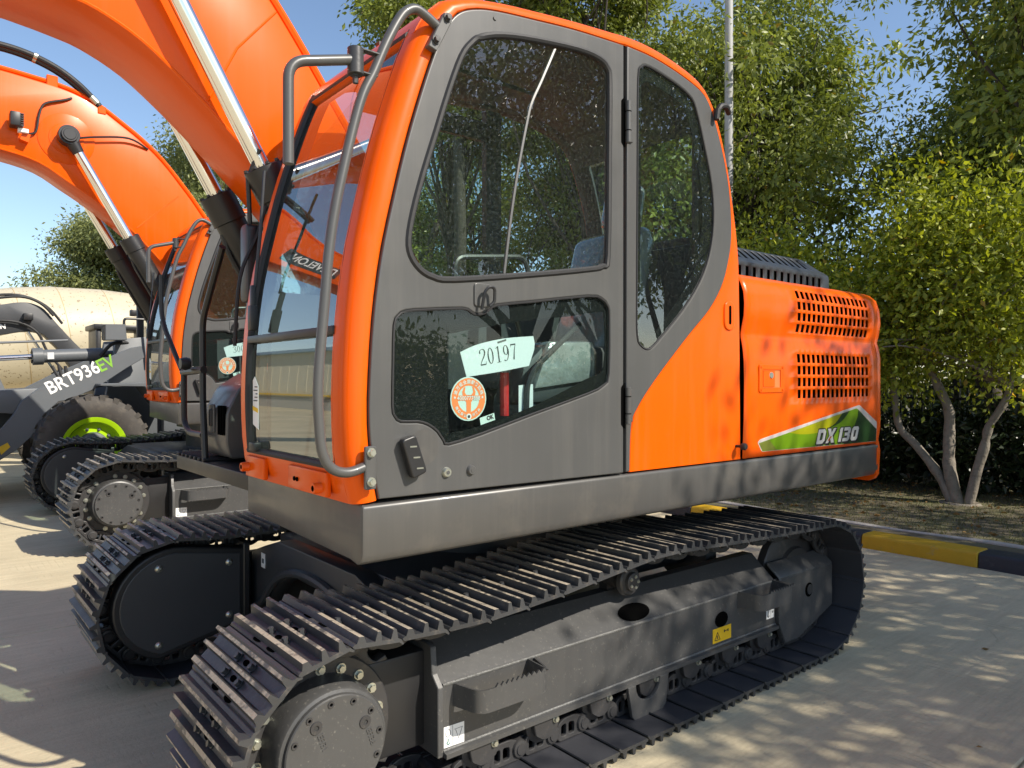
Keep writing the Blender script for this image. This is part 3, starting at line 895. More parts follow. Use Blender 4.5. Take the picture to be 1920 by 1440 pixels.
    ob_ = obj('sticker_button', plate(circ(sx, sz - .064, 0.011, 16), (), 0.0005, 0.0001, 2.1496), STC, st)
    obj('button_dot', plate(circ(sx, sz - .064, 0.006, 12), (), 0.0004, 0.0001, 2.1490), INK, st)
    ok = obj('ok_label', plate([(1.612, 1.462), (1.679, 1.479), (1.684, 1.453), (1.617, 1.436)], (), 0.0008, 0.0001, 2.1515), STC, dr)
    obj('ok_lettering', text('OK', 0.021, (1.646, 1.452), 0.24, 2.1508, 0.0012), INK, ok, recalc=False, smooth=0)
    # rear side panel
    rp = cat(REAR, 4) + [(2.396, 1.199)]
    rs = obj('rear_side_panel', plate(rp, [cat(RWIN, 3, True)], 0.03, 0.006, 2.144, offset=-0.003, res=2), GREY, root, smooth=28)
    rw3 = cat(RWIN, 3, True)
    obj('rear_side_window', plate(rw3, (), 0.005, 0.0004, 2.148), GL_REAR, rs)
    cx = sum(p[0] for p in RWIN) / len(RWIN); cz = sum(p[1] for p in RWIN) / len(RWIN)
    inn = [(cx + (x - cx) * 0.80 - 0.012, cz + (z - cz) * 0.90) for x, z in rw3]
    obj('window_border', plate(rw3, [inn], 0.003, 0.0003, 2.155, offset=-0.001), FRIT, rs)
    obj('window_gasket', tube([(x, 2.1455, z) for x, z in rw3], 0.005, 6, closed=True), RUBBER, rs)
    # rest for the tank cap at the back corner
    obj('door_stop', join(tube(fillet([(3.16, 2.15, 2.93), (3.10, 2.125, 2.945), (3.045, 2.12, 2.93), (3.03, 2.125, 2.90)], 0.02), 0.014, 8), cyl((3.03, 2.125, 2.91), (3.022, 2.125, 2.86), 0.017, 0.014, 10)), RUBBER, root)
    sl_ = obj('slot_boss', plate(rrect(3.118, 3.205, 1.848, 1.995, 0.04), (), 0.012, 0.005, 2.142, res=2), ORANGE, root)
    obj('slot', plate(rrect(3.152, 3.172, 1.878, 1.972, 0.008), (), 0.002, 0.0005, 2.1405), HOLE, sl_)
    kn = obj('bump_stop', join(cyl((3.225, 2.16, 1.268), (3.225, 2.10, 1.268), 0.007, n=10), lathe([(0.0, 0), (0.014, 0.001), (0.018, 0.008), (0.018, 0.022), (0.012, 0.03), (0.0, 0.03)], (3.225, 2.09, 1.268), (0, 1, 0), 14)), RUBBER, root)
    # inside the cab
    obj('cab_floor', box(1.13, 3.24, 2.20, 3.11, 1.20, 1.235), INTER, root)
    obj('far_side_panel', join(box(1.2, 3.24, 3.09, 3.13, 1.235, 1.98), box(2.36, 2.46, 3.09, 3.13, 1.62, 3.03), box(1.62, 2.4, 3.09, 3.12, 2.86, 2.96)), INTER, root)
    obj('far_side_window', plate([(1.2, 1.985), (2.37, 1.985), (2.37, 2.93), (1.6, 2.9), (1.36, 2.6)], (), 0.005, 0.0004, 3.11), GL_CLEAR, root)
    obj('rear_trim', join(box(3.08, 3.23, 2.20, 3.11, 1.235, 2.30), box(2.97, 3.10, 2.19, 2.24, 2.2, 2.9)), INTER, root, bevel=0.02)
    seat = obj('seat', join(box(2.12, 2.66, 2.42, 2.94, 1.55, 1.72), box(2.2, 2.6, 2.5, 2.86, 1.235, 1.55)), SEATM, root, bevel=0.05, bseg=3)
    obj('backrest', prism([(2.62, 1.66), (2.80, 1.62), (2.98, 2.32), (2.92, 2.40), (2.82, 2.36)], 2.44, 2.92), SEATM, seat, bevel=0.05, bseg=3)
    obj('headrest', prism([(2.90, 2.42), (3.0, 2.42), (3.03, 2.62), (2.95, 2.64)], 2.55, 2.81), SEATM, seat, bevel=0.04, bseg=3)
    cs = obj('console', prism([(1.86, 1.50), (2.66, 1.52), (2.66, 1.76), (2.0, 1.74), (1.9, 1.66)], 2.24, 2.40), INTER, root, bevel=0.03)
    obj('control_lever', join(cyl((1.98, 2.33, 1.72), (1.93, 2.33, 1.87), 0.012, n=8), cyl((1.93, 2.33, 1.87), (1.90, 2.33, 1.98), 0.026, 0.03, 10)), BLACK, cs)
    obj('console_wrap', prism([(1.93, 1.56), (2.30, 1.60), (2.28, 1.77), (2.02, 1.76)], 2.215, 2.42), SEATM, cs, bevel=0.02)
    obj('grab_bar', tube(fillet([(1.885, 2.21, 1.46), (1.89, 2.21, 1.62), (2.13, 2.21, 1.80), (2.2, 2.23, 1.84)], 0.07, 6), 0.012, 9), BLACK, root)
    rl = obj('lock_lever', join(cyl((1.815, 2.26, 1.46), (1.815, 2.26, 1.63), 0.018, n=10)), REDP, root)
    obj('lever_bracket', prism([(1.79, 1.63), (1.835, 1.63), (1.85, 1.70), (1.80, 1.70)], 2.25, 2.27), LGREY, rl)
    obj('info_plate', plate([(1.855, 1.46), (1.93, 1.48), (1.93, 1.585), (1.855, 1.58)], (), 0.001, 0.0002, 2.22), PAPER, root)
    obj('rear_rail', tube(fillet([(1.71, 2.45, 1.95), (1.71, 2.45, 2.10), (2.08, 2.45, 2.14), (2.12, 2.45, 2.02)], 0.05), 0.012, 8), DARKM, root)
    obj('monitor', box(1.50, 1.56, 2.93, 3.07, 1.9, 2.12), BLACK, root, bevel=0.01)
    obj('coat_label', plate([(2.56, 2.50), (2.63, 2.49), (2.64, 2.61), (2.575, 2.63)], (), 0.001, 0.0002, 2.30), PAPER, root)
    obj('visor_rail', box(1.45, 2.3, 2.6, 2.63, 2.93, 2.95), BLACK, root)
    # hand rail at the cab corner
    hr = [(1.147, 1.324), (1.08, 1.307), (1.025, 1.322), (0.993, 1.369), (0.981, 1.452), (0.977, 1.597), (0.999, 1.847), (1.016, 2.024), (1.047, 2.201), (1.118, 2.483), (1.17, 2.6), (1.215, 2.705), (1.26, 2.793), (1.291, 2.835), (1.329, 2.856), (1.371, 2.846), (1.425, 2.820)]
    h = obj('hand_rail', tube(cat([(x, 2.135, z) for x, z in hr], 5), 0.0165, 12), GREY, root)
    for x, z in ((1.150, 1.322), (1.425, 2.815)):
        tl_ = 1 if z < 2 else 0.62
        br = obj('rail_bracket', prism(rrect(x - .02, x + .02, z - .075 * tl_, z + .065 * tl_, .006), 2.118, 2.132) if z < 2 else
                 prism([(x - .055, z - .075), (x - .02, z - .085), (x + .045, z + .04), (x + .012, z + .06)], 2.118, 2.145), GREY, h, bevel=0.003, bseg=1)
        for dz in (-.05, .045):
            dx = 0 if z < 2 else dz * 0.5
            obj('rail_bolt', hexbolt((x + dx, 2.118, z + dz * (1 if z < 2 else .95)), (0, -1, 0), 0.0115, 0.016), ZINC if z < 2 else DARKM, h)
    ma = obj('mirror_arm', tube(fillet([(1.10, 2.135, 2.622), (0.883, 2.135, 2.558), (0.883, 2.135, 2.25)], 0.055, 7), 0.0165, 12), GREY, root)
    obj('mirror_hinge', join(cyl((1.105, 2.135, 2.575), (1.105, 2.135, 2.66), 0.026, n=18), box(1.09, 1.19, 2.122, 2.148, 2.657, 2.664), box(1.09, 1.18, 2.122, 2.148, 2.583, 2.59)), DARKM, ma, bevel=0.002, bseg=1)
    obj('hinge_bolt', hexbolt((1.105, 2.135, 2.578), (0, 0, -1), 0.01, 0.03), DARKM, ma)
    # platform skirt
    sk = obj('platform_skirt', join(prism([(2.15, 1.185), (2.162, 1.194), (3.20, 1.194), (3.20, 1.03), (2.24, 1.0), (2.19, 0.99), (2.165, 1.0), (2.152, 1.03)], 1.137, 4.80, 'X')), SKIRT, root, bevel=0.008)
    obj('deck', box(1.5, 4.85, 2.3, 4.55, 0.99, 1.19), BLACK, root)
    # engine door with louvres
    zc = sorted(set([1.20, 1.26, 1.32, 1.40, 1.46] + [1.50 + 0.066 * k for k in range(4)] + [1.548 + 0.066 * k for k in range(4)] + [1.775, 1.80, 1.82, 1.84, 1.855] + [1.868 + 0.062 * k for k in range(4)] + [1.912 + 0.062 * k for k in range(4)] + [2.115, 2.13, 2.143, 2.155, 2.165]))
    xs = [3.283, 3.34, 3.45, 3.6, 3.7]
    for k in range(16): xs += [3.80 + 0.0535 * k, 3.832 + 0.0535 * k]
    xs += [4.70, 4.765]
    prof = [(1.19, 2.150), (1.4, 2.142), (1.6, 2.140), (1.72, 2.143), (1.78, 2.152), (1.83, 2.163), (1.87, 2.156), (1.93, 2.143), (2.0, 2.14), (2.06, 2.147), (2.11, 2.167), (2.14, 2.195), (2.155, 2.23), (2.167, 2.29)]
    def yprof(z):
        for (a, b), (c, d) in zip(prof, prof[1:]):
            if z <= c: return b + (d - b) * (z - a) / (c - a)
        return prof[-1][1]
    hole = set()
    for r in range(4):
        for k in range(16):
            for z0 in (1.50 + 0.066 * r, 1.868 + 0.062 * r):
                hole.add((round(3.80 + 0.0535 * k, 4), round(z0, 4)))
    zc2 = zc
    V, F = [], []
    idx = {}
    for zi, z in enumerate(zc2):
        for xi, x in enumerate(xs):
            idx[(xi, zi)] = len(V)
            V.append((x, yprof(z), z))
    for zi in range(len(zc2) - 1):
        for xi in range(len(xs) - 1):
            if (round(xs[xi], 4), round(zc2[zi], 4)) in hole and xs[xi] >= 3.8: continue
            F.append((idx[(xi, zi)], idx[(xi + 1, zi)], idx[(xi + 1, zi + 1)], idx[(xi, zi + 1)]))
    hood = obj('engine_door', (V, F), ORANGE, root, recalc=False, smooth=40)
    md = hood.modifiers.new('thickness', 'SOLIDIFY'); md.thickness = 0.002; md.offset = -1
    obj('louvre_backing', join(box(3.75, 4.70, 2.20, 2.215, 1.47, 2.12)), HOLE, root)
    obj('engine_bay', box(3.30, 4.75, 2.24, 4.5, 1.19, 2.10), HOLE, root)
    obj('hood_top', join(box(3.285, 4.80, 2.28, 4.45, 2.135, 2.168)), ORANGE, root, bevel=0.01)
    lp = obj('lock_plate', plate(rrect(3.412, 3.652, 1.535, 1.682, 0.014), [rrect(3.445, 3.615, 1.562, 1.655, .004)], 0.006, 0.002, 2.1345), ORANGE, hood)
    obj('lock_pocket', box(3.445, 3.615, 2.139, 2.1395, 1.562, 1.655), STO, lp)
    obj('lock_paddle', plate(rrect(3.45, 3.56, 1.565, 1.652, .004), (), 0.003, 0.001, 2.1352), ORANGE, lp)
    obj('key_cylinder', lathe([(0, 0), (0.016, 0), (0.019, 0.006)], (3.525, 2.131, 1.626), (0, 1, 0), 16), ZINC, lp)
    for x in (3.43, 3.634):
        for z in (1.549, 1.668): obj('rivet', cyl((x, 2.131, z), (x, 2.136, z), 0.006, n=8), ORANGE, lp)
    # model decal on the engine door
    ya = 2.1385
    def ydec(vf, dy=0.0):
        return [(x, yprof(z) - 0.0010 - dy, z) for x, y, z in vf[0]], vf[1]
    def flat(pts):
        # triangulated fine strips so that the print follows the panel
        return plate(pts, (), 0.0004, 0.0001, 0)
    dec = obj('model_decal', ydec(flat(rpoly([(3.412, 1.278), (3.44, 1.293), (4.52, 1.449), (4.762, 1.335), (4.762, 1.212), (3.455, 1.225)], 0.012))), WHITE, hood, recalc=False, smooth=0)
    obj('decal_green', ydec(flat([(3.425, 1.272), (3.70, 1.312), (4.18, 1.385), (4.478, 1.428), (4.50, 1.424), (4.758, 1.290), (4.758, 1.214), (3.46, 1.227)]), 0.0008), LIMEP, dec, recalc=False, smooth=0)
    arc = [(3.72, 1.314)] + [tuple(p) for p in cat([(3.72, 1.314), (3.83, 1.300), (3.97, 1.297), (4.10, 1.310), (4.22, 1.345), (4.30, 1.402)], 4)][1:]
    obj('decal_yellow', ydec(flat(arc), 0.0014), YELP, dec, recalc=False, smooth=0)
    obj('decal_dark', ydec(flat(cat([(4.30, 1.402), (4.22, 1.345), (4.10, 1.312)], 4) + cat([(4.10, 1.312), (4.27, 1.345), (4.35, 1.385), (4.39, 1.415)], 4)[1:]), 0.0018), DGRP, dec, recalc=False, smooth=0)
    obj('decal_shade', ydec(flat([(4.505, 1.420), (4.50, 1.38), (4.46, 1.32), (4.38, 1.25), (4.33, 1.2155), (4.757, 1.2145), (4.757, 1.289)]), 0.0014), DGRP, dec, recalc=False, smooth=0)
    obj('decal_olive', ydec(flat([(3.426, 1.271), (3.52, 1.284), (3.60, 1.226), (3.462, 1.228)]), 0.0014), OLIVE, dec, recalc=False, smooth=0)
    for nm, dx, dz, of, m_, dy in (('decal_shadow', 0.010, -0.009, 0.003, INK, .0022), ('decal_outline', 0.0, 0.0, 0.0055, INK, .0026), ('decal_lettering', 0.0, 0.0, 0.0, WHITE, .0032)):
        gl_ = []
        for ch, px in (('D', 0), ('X', .93), ('1', 2.22), ('3', 2.72), ('0', 3.60)):
            o_, hs_ = GLYPH[ch]
            mp_ = lambda L: [(4.005 + dx + ((x + px) * 1.33 + z * .34) * .084, 1.234 + dz + z * .084) for x, z in L]
            gl_.append(plate(mp_(o_), [mp_(h_) for h_ in hs_], 0.0003, 0.00005, 0, offset=of))
        obj(nm, ydec(join(*gl_), dy), m_, dec, recalc=False, smooth=0)
    obj('decal_slash', ydec(plate([(4.135, 1.247), (4.155, 1.247), (4.185, 1.272), (4.165, 1.272)], (), 0.0003, 0.0001, 0), .0038), STO, dec, recalc=False, smooth=0)
    # counterweight
    def cw_outline(inset=0.0):
        pts = [(4.775, 2.145), (4.83, 2.150), (4.875, 2.185), (4.90, 2.26), (4.96, 2.6), (4.99, 3.0), (5.0, 3.385)]
        full = pts + [(x, 6.77 - y) for x, y in pts[::-1][1:]]
        full = cat(full, 4)
        return [(x - inset, y if y > 0 else y) for x, y in full] + [(4.775, 4.62)]
    V, F = [], []
    rowsz = [(0.955, 0.06), (0.97, 0.025), (1.0, 0.008), (1.15, 0.0), (1.22, 0.012), (1.30, 0.0), (1.74, 0.0), (1.80, 0.010), (1.84, 0.022), (1.88, 0.012), (1.96, 0.0), (2.05, 0.008), (2.11, 0.03), (2.145, 0.07), (2.16, 0.12)]
    base = cat([(4.775, 2.147), (4.83, 2.152), (4.875, 2.185), (4.905, 2.26), (4.96, 2.6), (4.99, 3.0), (5.0, 3.385), (4.99, 3.77), (4.96, 4.17), (4.905, 4.51), (4.875, 4.585), (4.83, 4.618), (4.775, 4.623)], 4)
    n = len(base)
    for z, ins in rowsz:
        for x, y in base:
            cx_, cy_ = 4.775, 3.385
            f = 1 - ins / max(0.2, math.hypot(x - 4.3, y - cy_))
            V.append((4.775 + (x - 4.775) * (1 - ins * 3.0 if x > 4.8 else 1), cy_ + (y - cy_) * f, z))
    for k in range(len(rowsz) - 1):
        for i in range(n - 1):
            F.append((k * n + i, k * n + i + 1, (k + 1) * n + i + 1, (k + 1) * n + i))
        F.append((k * n + n - 1, k * n, (k + 1) * n, (k + 1) * n + n - 1))
    F.append(tuple(range(n - 1, -1, -1))); F.append(tuple(range((len(rowsz) - 1) * n, len(rowsz) * n)))
    obj('counterweight', (V, F), ORANGE, root, smooth=45)
    # perforated guard on the engine bay
    prof2 = [(2.44, 2.165), (2.44, 2.19), (2.44, 2.265), (2.445, 2.29), (2.47, 2.312), (2.49, 2.325), (2.565, 2.392), (2.58, 2.405), (2.62, 2.415), (3.3, 2.42), (3.34, 2.40), (3.40, 2.17)]
    gx = [3.42, 3.50]
    for k in range(15): gx += [3.53 + 0.075 * k, 3.562 + 0.075 * k]
    gx += [4.66, 4.72]
    V, F = [], []
    for y, z in prof2:
        for x in gx:
            xx = x
            if z > 2.3 and x > 4.6: xx = x - (z - 2.3) * 0.9
            V.append((xx, y, z))
    nx = len(gx)
    for r in range(len(prof2) - 1):
        for k in range(nx - 1):
            if r in (1, 5) and 2 <= k < 32 and k % 2 == 0: continue
            F.append((r * nx + k, r * nx + k + 1, (r + 1) * nx + k + 1, (r + 1) * nx + k))
    F.append(tuple(r * nx + nx - 1 for r in range(len(prof2)))); F.append(tuple(r * nx for r in range(len(prof2) - 1, -1, -1)))
    gd = obj('engine_guard', (V, F), GUARD, root, recalc=False, smooth=30)
    md = gd.modifiers.new('thickness', 'SOLIDIFY'); md.thickness = 0.004; md.offset = -1
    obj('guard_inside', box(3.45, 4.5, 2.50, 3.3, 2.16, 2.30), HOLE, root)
    if not main: return
    # right-hand front: tool box, step, rail, mirror
    tb = obj('tool_box', prism(rpoly([(1.255, 1.20), (1.235, 1.28), (1.24, 1.44), (1.30, 1.56), (1.42, 1.64), (1.75, 1.68), (1.75, 1.20)], 0.03), 3.78, 4.14), SKIRT, root, bevel=0.02, bseg=3)
    for k in range(3): obj('vent_slot', box(1.228, 1.245, 3.80 + 0.035 * k, 3.822 + 0.035 * k, 1.32, 1.47), HOLE, tb)
    ltc = obj('latch_plate', prism(rrect(3.95, 4.03, 1.325, 1.475, .012), 1.226, 1.238, 'X'), SKIRT, tb, bevel=0.003, bseg=1)
    obj('latch_grip', prism(rrect(3.965, 4.005, 1.36, 1.45, .006), 1.218, 1.228, 'X'), BLACK, ltc, bevel=0.003, bseg=1)
    obj('step_box', box(1.18, 1.62, 3.30, 4.46, 1.10, 1.175), BLACK, root, bevel=0.006)
    for k in range(7): obj('step_tread', box(1.18, 1.60, 4.42 - 0.075 * k, 4.45 - 0.075 * k, 1.175, 1.192), RUBBER, root, bevel=0.004, bseg=1)
    obj('tank_side', prism([(1.62, 1.19), (1.62, 1.62), (1.8, 1.74), (3.3, 1.8), (3.3, 1.19)], 4.16, 4.60), ORANGE, root, bevel=0.02)
    r2 = obj('front_rail', join(tube(fillet([(1.2, 4.0, 1.18), (1.2, 4.04, 1.5), (1.2, 4.04, 1.92), (1.2, 3.72, 2.26)], 0.06), 0.017, 10),
             tube(fillet([(1.2, 4.04, 1.31), (1.2, 4.28, 1.31), (1.2, 4.385, 1.36), (1.2, 4.385, 1.65)], 0.05), 0.017, 10),
             tube([(1.2, 4.40, 1.645), (1.2, 4.02, 1.655)], 0.02, 10)), BLACK, root)
    m2 = obj('mirror_post', tube(fillet([(1.2, 4.43, 1.66), (1.16, 4.62, 1.90), (1.15, 4.66, 2.0), (1.15, 4.66, 2.22)], 0.05), 0.014, 8), BLACK, root)
    obj('post_clamp', lathe([(0.0, 0), (0.03, 0), (0.036, 0.02), (0.03, 0.05), (0.0, 0.05)], (1.18, 4.2, 1.69), (-1, 0, 0), 14), BLACK, m2)
    mr = obj('side_mirror', prism(rrect(3.26, 3.36, 1.95, 2.30, .03), 1.16, 1.22, 'X'), BLACK, root, bevel=0.012)
    obj('mirror_stay', tube([(1.19, 3.31, 2.28), (1.17, 3.28, 2.5), (1.2, 3.22, 2.62)], 0.011, 8), BLACK, mr)

def track(root, tc, mir, k, ox, half, main):
    """one crawler track: frame, shoes, chain, sprocket, idler"""
    def f(p): return (ox + (p[0] - 1.07) * k, tc + mir * p[1] * k, p[2] * k)
    setxf(f)
    sec = [(-.145, .198), (-.145, .216), (-.12, .219), (-.12, .462), (-.115, .467), (-.03, .54), (.03, .595), (.09, .595), (.12, .5), (.12, .2)]
    fr = obj('track_frame', prism(sec, 1.53, 3.79, 'X'), FRAMEG, root, bevel=0.0, smooth=12)
    setxf(f)
    obj('edge_weld_highlight', tube([(1.53, -.1185, .466), (3.79, -.1185, .466)], .006, 6), WELD_HIGHLIGHT, fr)  # weld bead painted lighter to give the frame edge its bright line
    obj('flange_weld', tube([(1.53, -.121, .221), (3.79, -.121, .221)], .006, 6), WELD_HIGHLIGHT, fr)
    obj('end_plate', prism([(-.125, .20), (-.125, .46), (-.085, .50), (-.075, .60), (-.05, .61), (.13, .60), (.13, .20)], 1.505, 1.53, 'X'), FRAMEG, fr, bevel=0.003, bseg=1)
    obj('motor_case', join(box(1.2, 1.51, -.03, .12, .22, .58), cyl((1.07, .0, .40), (1.07, .16, .40), 0.24, n=28)), BLACK, fr, bevel=0.01)
    # sprocket: toothed ring
    pts = []
    nt_ = 21
    for i in range(nt_):
        for da, r in ((-.36, .292), (-.2, .300), (-.1, .336), (.1, .336), (.2, .300), (.36, .292)):
            a = 2 * math.pi * (i + da) / nt_
            pts.append((1.07 + r * math.cos(a), .40 + r * math.sin(a)))
    sp = obj('sprocket', join(plate(pts, (), 0.05, 0.006, -.025)), DARKM, fr)
    rg = obj('sprocket_flange', lathe([(0.0, 0), (.262, 0), (.268, .006), (.268, .03)], (1.07, -.062, .40), (0, 1, 0), 44), DARKM, fr)
    for i in range(18):
        if i % 6 == 5: continue
        a = R(10 + i * 20)
        obj('flange_bolt', hexbolt((1.07 + .222 * math.cos(a), -.062, .40 + .222 * math.sin(a)), (0, -1, 0), 0.0135, 0.018), ZINC, fr)
    dm = obj('drive_hub', lathe([(0.0, 0.0), (.172, 0.0), (.176, .004), (.178, .016), (.188, .02), (.195, .03), (.198, .075), (.206, .12), (.206, .14)], (1.07, -.192, .40), (0, 1, 0), 48), FRAMEG, fr)
    for i in range(12):
        a = R(8 + i * 30)
        obj('cap_screw', lathe([(0.0, .003), (.005, .003), (.006, 0), (.011, 0), (.012, .003)], (1.07 + .155 * math.cos(a), -.1955, .40 + .155 * math.sin(a)), (0, 1, 0), 12), DARKM, fr)
    for a, word in ((R(128), 'EF/31'), (R(32), 'EF/36')):
        c_ = (1.07 + .118 * math.cos(a), .40 + .118 * math.sin(a))
        obj('drain_plug', lathe([(0.0, .004), (.008, .004), (.009, 0), (.02, 0), (.022, .004)], (c_[0], -.196, c_[1]), (0, 1, 0), 16), DARKM, fr)
        if main and mir > 0:
            obj('cast_mark', text(word, 0.028, (c_[0] + .004, c_[1] - .026), R(-72), -.1945, 0.0004, t=0.0025), FRAMEG, fr, recalc=False, smooth=0)
    # idler and yoke
    obj('idler', lathe([(0.0, 0), (.19, 0), (.20, .02), (.31, .03), (.325, .04), (.325, .085), (.31, .095), (.20, .11), (.19, .13), (0.0, .13)], (4.12, -.065, .40), (0, 1, 0), 44), DARKM, fr)
    yk = obj('idler_yoke', prism(rpoly([(3.80, .22), (3.86, .10), (4.00, .095), (4.40, .22), (4.40, .472), (3.80, .472)], 0.012), -.142, -.105), FRAMEG, fr, bevel=0.004, bseg=1)
    obj('yoke_top', prism([(-.140, .468), (-.06, .535), (-.06, .552), (-.140, .480)], 3.80, 4.40, 'X'), FRAMEG, fr, bevel=0.003, bseg=1)
    obj('yoke_hole', cyl((4.12, -.1435, .36), (4.12, -.13, .36), .042, n=18), HOLE, fr)
    obj('yoke_pin', cyl((4.13, -.1445, .36), (4.13, -.13, .36), .03, n=18), DARKM, fr)
    obj('frame_hole', plate([(x, z) for x, z in circ(3.276, .352, .056, 20, .040)], (), 0.002, 0.0004, -.1225), HOLE, fr)
    # hole in the sloping top plate (lies on the slope)
    th = math.atan2(.54 - .467, .085)
    V = []
    for a in range(24):
        t = 2 * math.pi * a / 24
        u, s = .105 * math.cos(t), .046 * math.sin(t)
        V.append((2.645 + u, -.072 + s * math.cos(th) - .0020, .5042 + s * math.sin(th) + .0024))
    obj('slope_hole', (V, [tuple(range(24))]), HOLE, fr, recalc=False, smooth=0)
    cr_ = obj('carrier_roller', lathe([(0.0, 0), (.035, 0), (.042, .004), (.045, .02), (.06, .022), (.068, .03), (.072, .05), (.06, .07), (.05, .09), (.05, .16), (.0, .16)], (2.62, -.10, .655), (0, 1, 0), 28), DARKM, fr)
    obj('roller_bracket', box(2.58, 2.66, .04, .09, .54, .69), BLACK, fr)
    for a in range(5):
        t = a * 2 * math.pi / 5
        obj('roller_screw', hexbolt((2.62 + .026 * math.cos(t), -.10, .655 + .026 * math.sin(t)), (0, -1, 0), .006, .006), ZINC, fr)
    for i in range(7):
        x = 1.72 + i * 0.325
        obj('lower_roller', lathe([(0.0, 0), (.055, 0), (.06, .01), (.082, .02), (.082, .06), (.065, .07), (.065, .16), (.082, .17), (.082, .21), (.0, .215)], (x, -.108, .165), (0, 1, 0), 22), DARKM, fr)
        obj('roller_mount', prism(rpoly([(x - .075, .2), (x + .075, .2), (x + .06, .135), (x + .02, .11), (x - .02, .11), (x - .06, .135)], .01), -.128, -.106), DARKM, fr, bevel=0.003, bseg=1)
        obj('mount_bolt', hexbolt((x + .045, -.128, .182), (0, -1, 0), .0115, .015), ZINC, fr)
    gx = 2.66
    obj('chain_guard', plate([(gx - .14, .20)] + [(gx - .085, .20)] + [(gx + .085 * math.cos(t), .19 - .075 * math.sin(t)) for t in np.linspace(math.pi, 0, 12)] + [(gx + .085, .20), (gx + .15, .20), (gx + .13, .06), (gx + .10, .035), (gx - .09, .035), (gx - .11, .06)], (), .02, .003, -.15), FRAMEG, fr)
    # steps
    for x0, x1, z in ((1.575, 1.985, .378), (3.42, 3.80, .385)):
        out = fillet([(x0, -.12, 0), (x0 + .03, -.255, 0), (x1 - .04, -.255, 0), (x1, -.12, 0)], .05, 6)
        V, F = [], []
        nn_ = len(out)
        for p in out:
            d = 0.008
            for q in range(4):
                V.append(None)
        for i, p in enumerate(out):
            a, b = out[max(i - 1, 0)], out[min(i + 1, nn_ - 1)]
            t = (b - a).normalized(); nrm = Vector((-t.y, t.x, 0)) * 0.008
            V[i * 4:(i + 1) * 4] = [(p.x, p.y, z), (p.x, p.y, z + .085), (p.x + nrm.x, p.y + nrm.y, z + .085), (p.x + nrm.x, p.y + nrm.y, z)]
        for i in range(nn_ - 1):
            for q in range(4):
                l = (q + 1) % 4
                F.append((i * 4 + q, i * 4 + l, i * 4 + 4 + l, i * 4 + 4 + q))
        F += [(0, 1, 2, 3), (nn_ * 4 - 1, nn_ * 4 - 2, nn_ * 4 - 3, nn_ * 4 - 4)]
        stp = obj('track_step', (V, F), FRAMEG, fr, smooth=40)
        teeth = [prism([(x0 + .10 + .025 * q, z + .085), (x0 + .1125 + .025 * q, z + .099), (x0 + .125 + .025 * q, z + .085)], -.2555, -.247) for q in range(10)]
        obj('step_teeth', join(*teeth), FRAMEG, fr, smooth=0)
        obj('step_gusset', prism([(-.12, z + .09), (-.25, z + .083), (-.12, z + .01)], x1 - .045, x1 - .038, 'X'), FRAMEG, fr)
    if mir > 0:
        lb = obj('lifting_label', plate([(1.533, .308), (1.626, .306), (1.626, .228), (1.533, .230)], (), .001, .0002, -.1215), WHITE, fr)
        obj('label_divider', box(1.572, 1.5735, -.1222, -.1216, .231, .306), LGREY, fr)
        obj('hook_mark', tube([(1.552, -.1222, .262), (1.552, -.1222, .252), (1.546, -.1222, .246), (1.553, -.1222, .239), (1.561, -.1222, .246)], .0022, 5), mat('print_green', (.04, .18, .15), .5), fr)
        obj('ring_mark', tube([(1.552 + .011 * math.cos(t), -.1222, .282 + .014 * math.sin(t)) for t in np.linspace(0, 6.28, 18)], .0010, 4), LGREY, fr)
        obj('sling_mark', join(box(1.58, 1.62, -.1222, -.1217, .288, .2895), tube([(1.586, -.1222, .286), (1.60, -.1222, .25), (1.616, -.1222, .288)], .0012, 4)), LGREY, fr)
        lb2 = obj('lifting_label', plate([(3.70, .345), (3.775, .345), (3.775, .262), (3.70, .262)], (), .001, .0002, -.1215), WHITE, fr)
        obj('hook_mark', tube([(3.715, -.1222, .31), (3.715, -.1222, .285), (3.71, -.1222, .277), (3.718, -.1222, .272), (3.726, -.1222, .28)], .0025, 5), INK, fr)
        obj('sling_mark', join(box(3.742, 3.744, -.1222, -.1217, .265, .342), box(3.75, 3.77, -.1222, -.1217, .30, .302), box(3.755, 3.768, -.1222, -.1217, .29, .298)), LGREY, fr)
        wl = obj('warning_label', plate([(3.20, .312), (3.362, .312), (3.362, .238), (3.20, .238)], (), .001, .0002, -.1215), WARN, fr)
        obj('warning_triangle', join(*[tube([a, b], .0016, 4) for a, b in (((3.217, -.1224, .252), (3.262, -.1224, .252)), ((3.262, -.1224, .252), (3.24, -.1224, .292)), ((3.24, -.1224, .292), (3.217, -.1224, .252)))] + [box(3.236, 3.243, -.1224, -.1218, .258, .275)]), INK, fr)
        obj('warning_mark', join(box(3.302, 3.332, -.1224, -.1218, .284, .288), box(3.297, 3.305, -.1224, -.1218, .279, .293), box(3.329, 3.337, -.1224, -.1218, .279, .293)), INK, fr)
    # shoes and chain
    P = []
    c0, c1 = (1.07, .40), (4.12, .40)
    rr = .362
    for i in range(21):
        a = math.pi / 2 + math.pi * i / 20
        P.append((c0[0] + rr * math.cos(a), c0[1] + rr * math.sin(a)))
    P.append((2.5, .038)); 
    for i in range(21):
        a = -math.pi / 2 + math.pi * i / 20
        P.append((c1[0] + rr * math.cos(a), c1[1] + rr * math.sin(a)))
    top = cat([(4.10, .762), (3.7, .775), (3.28, .793), (2.9, .812), (2.6, .822), (2.3, .797), (1.97, .762), (1.6, .738), (1.3, .744), (1.12, .760)], 6)
    P += [tuple(p) for p in top[1:]]
    P.append(P[0])
    NS = 46
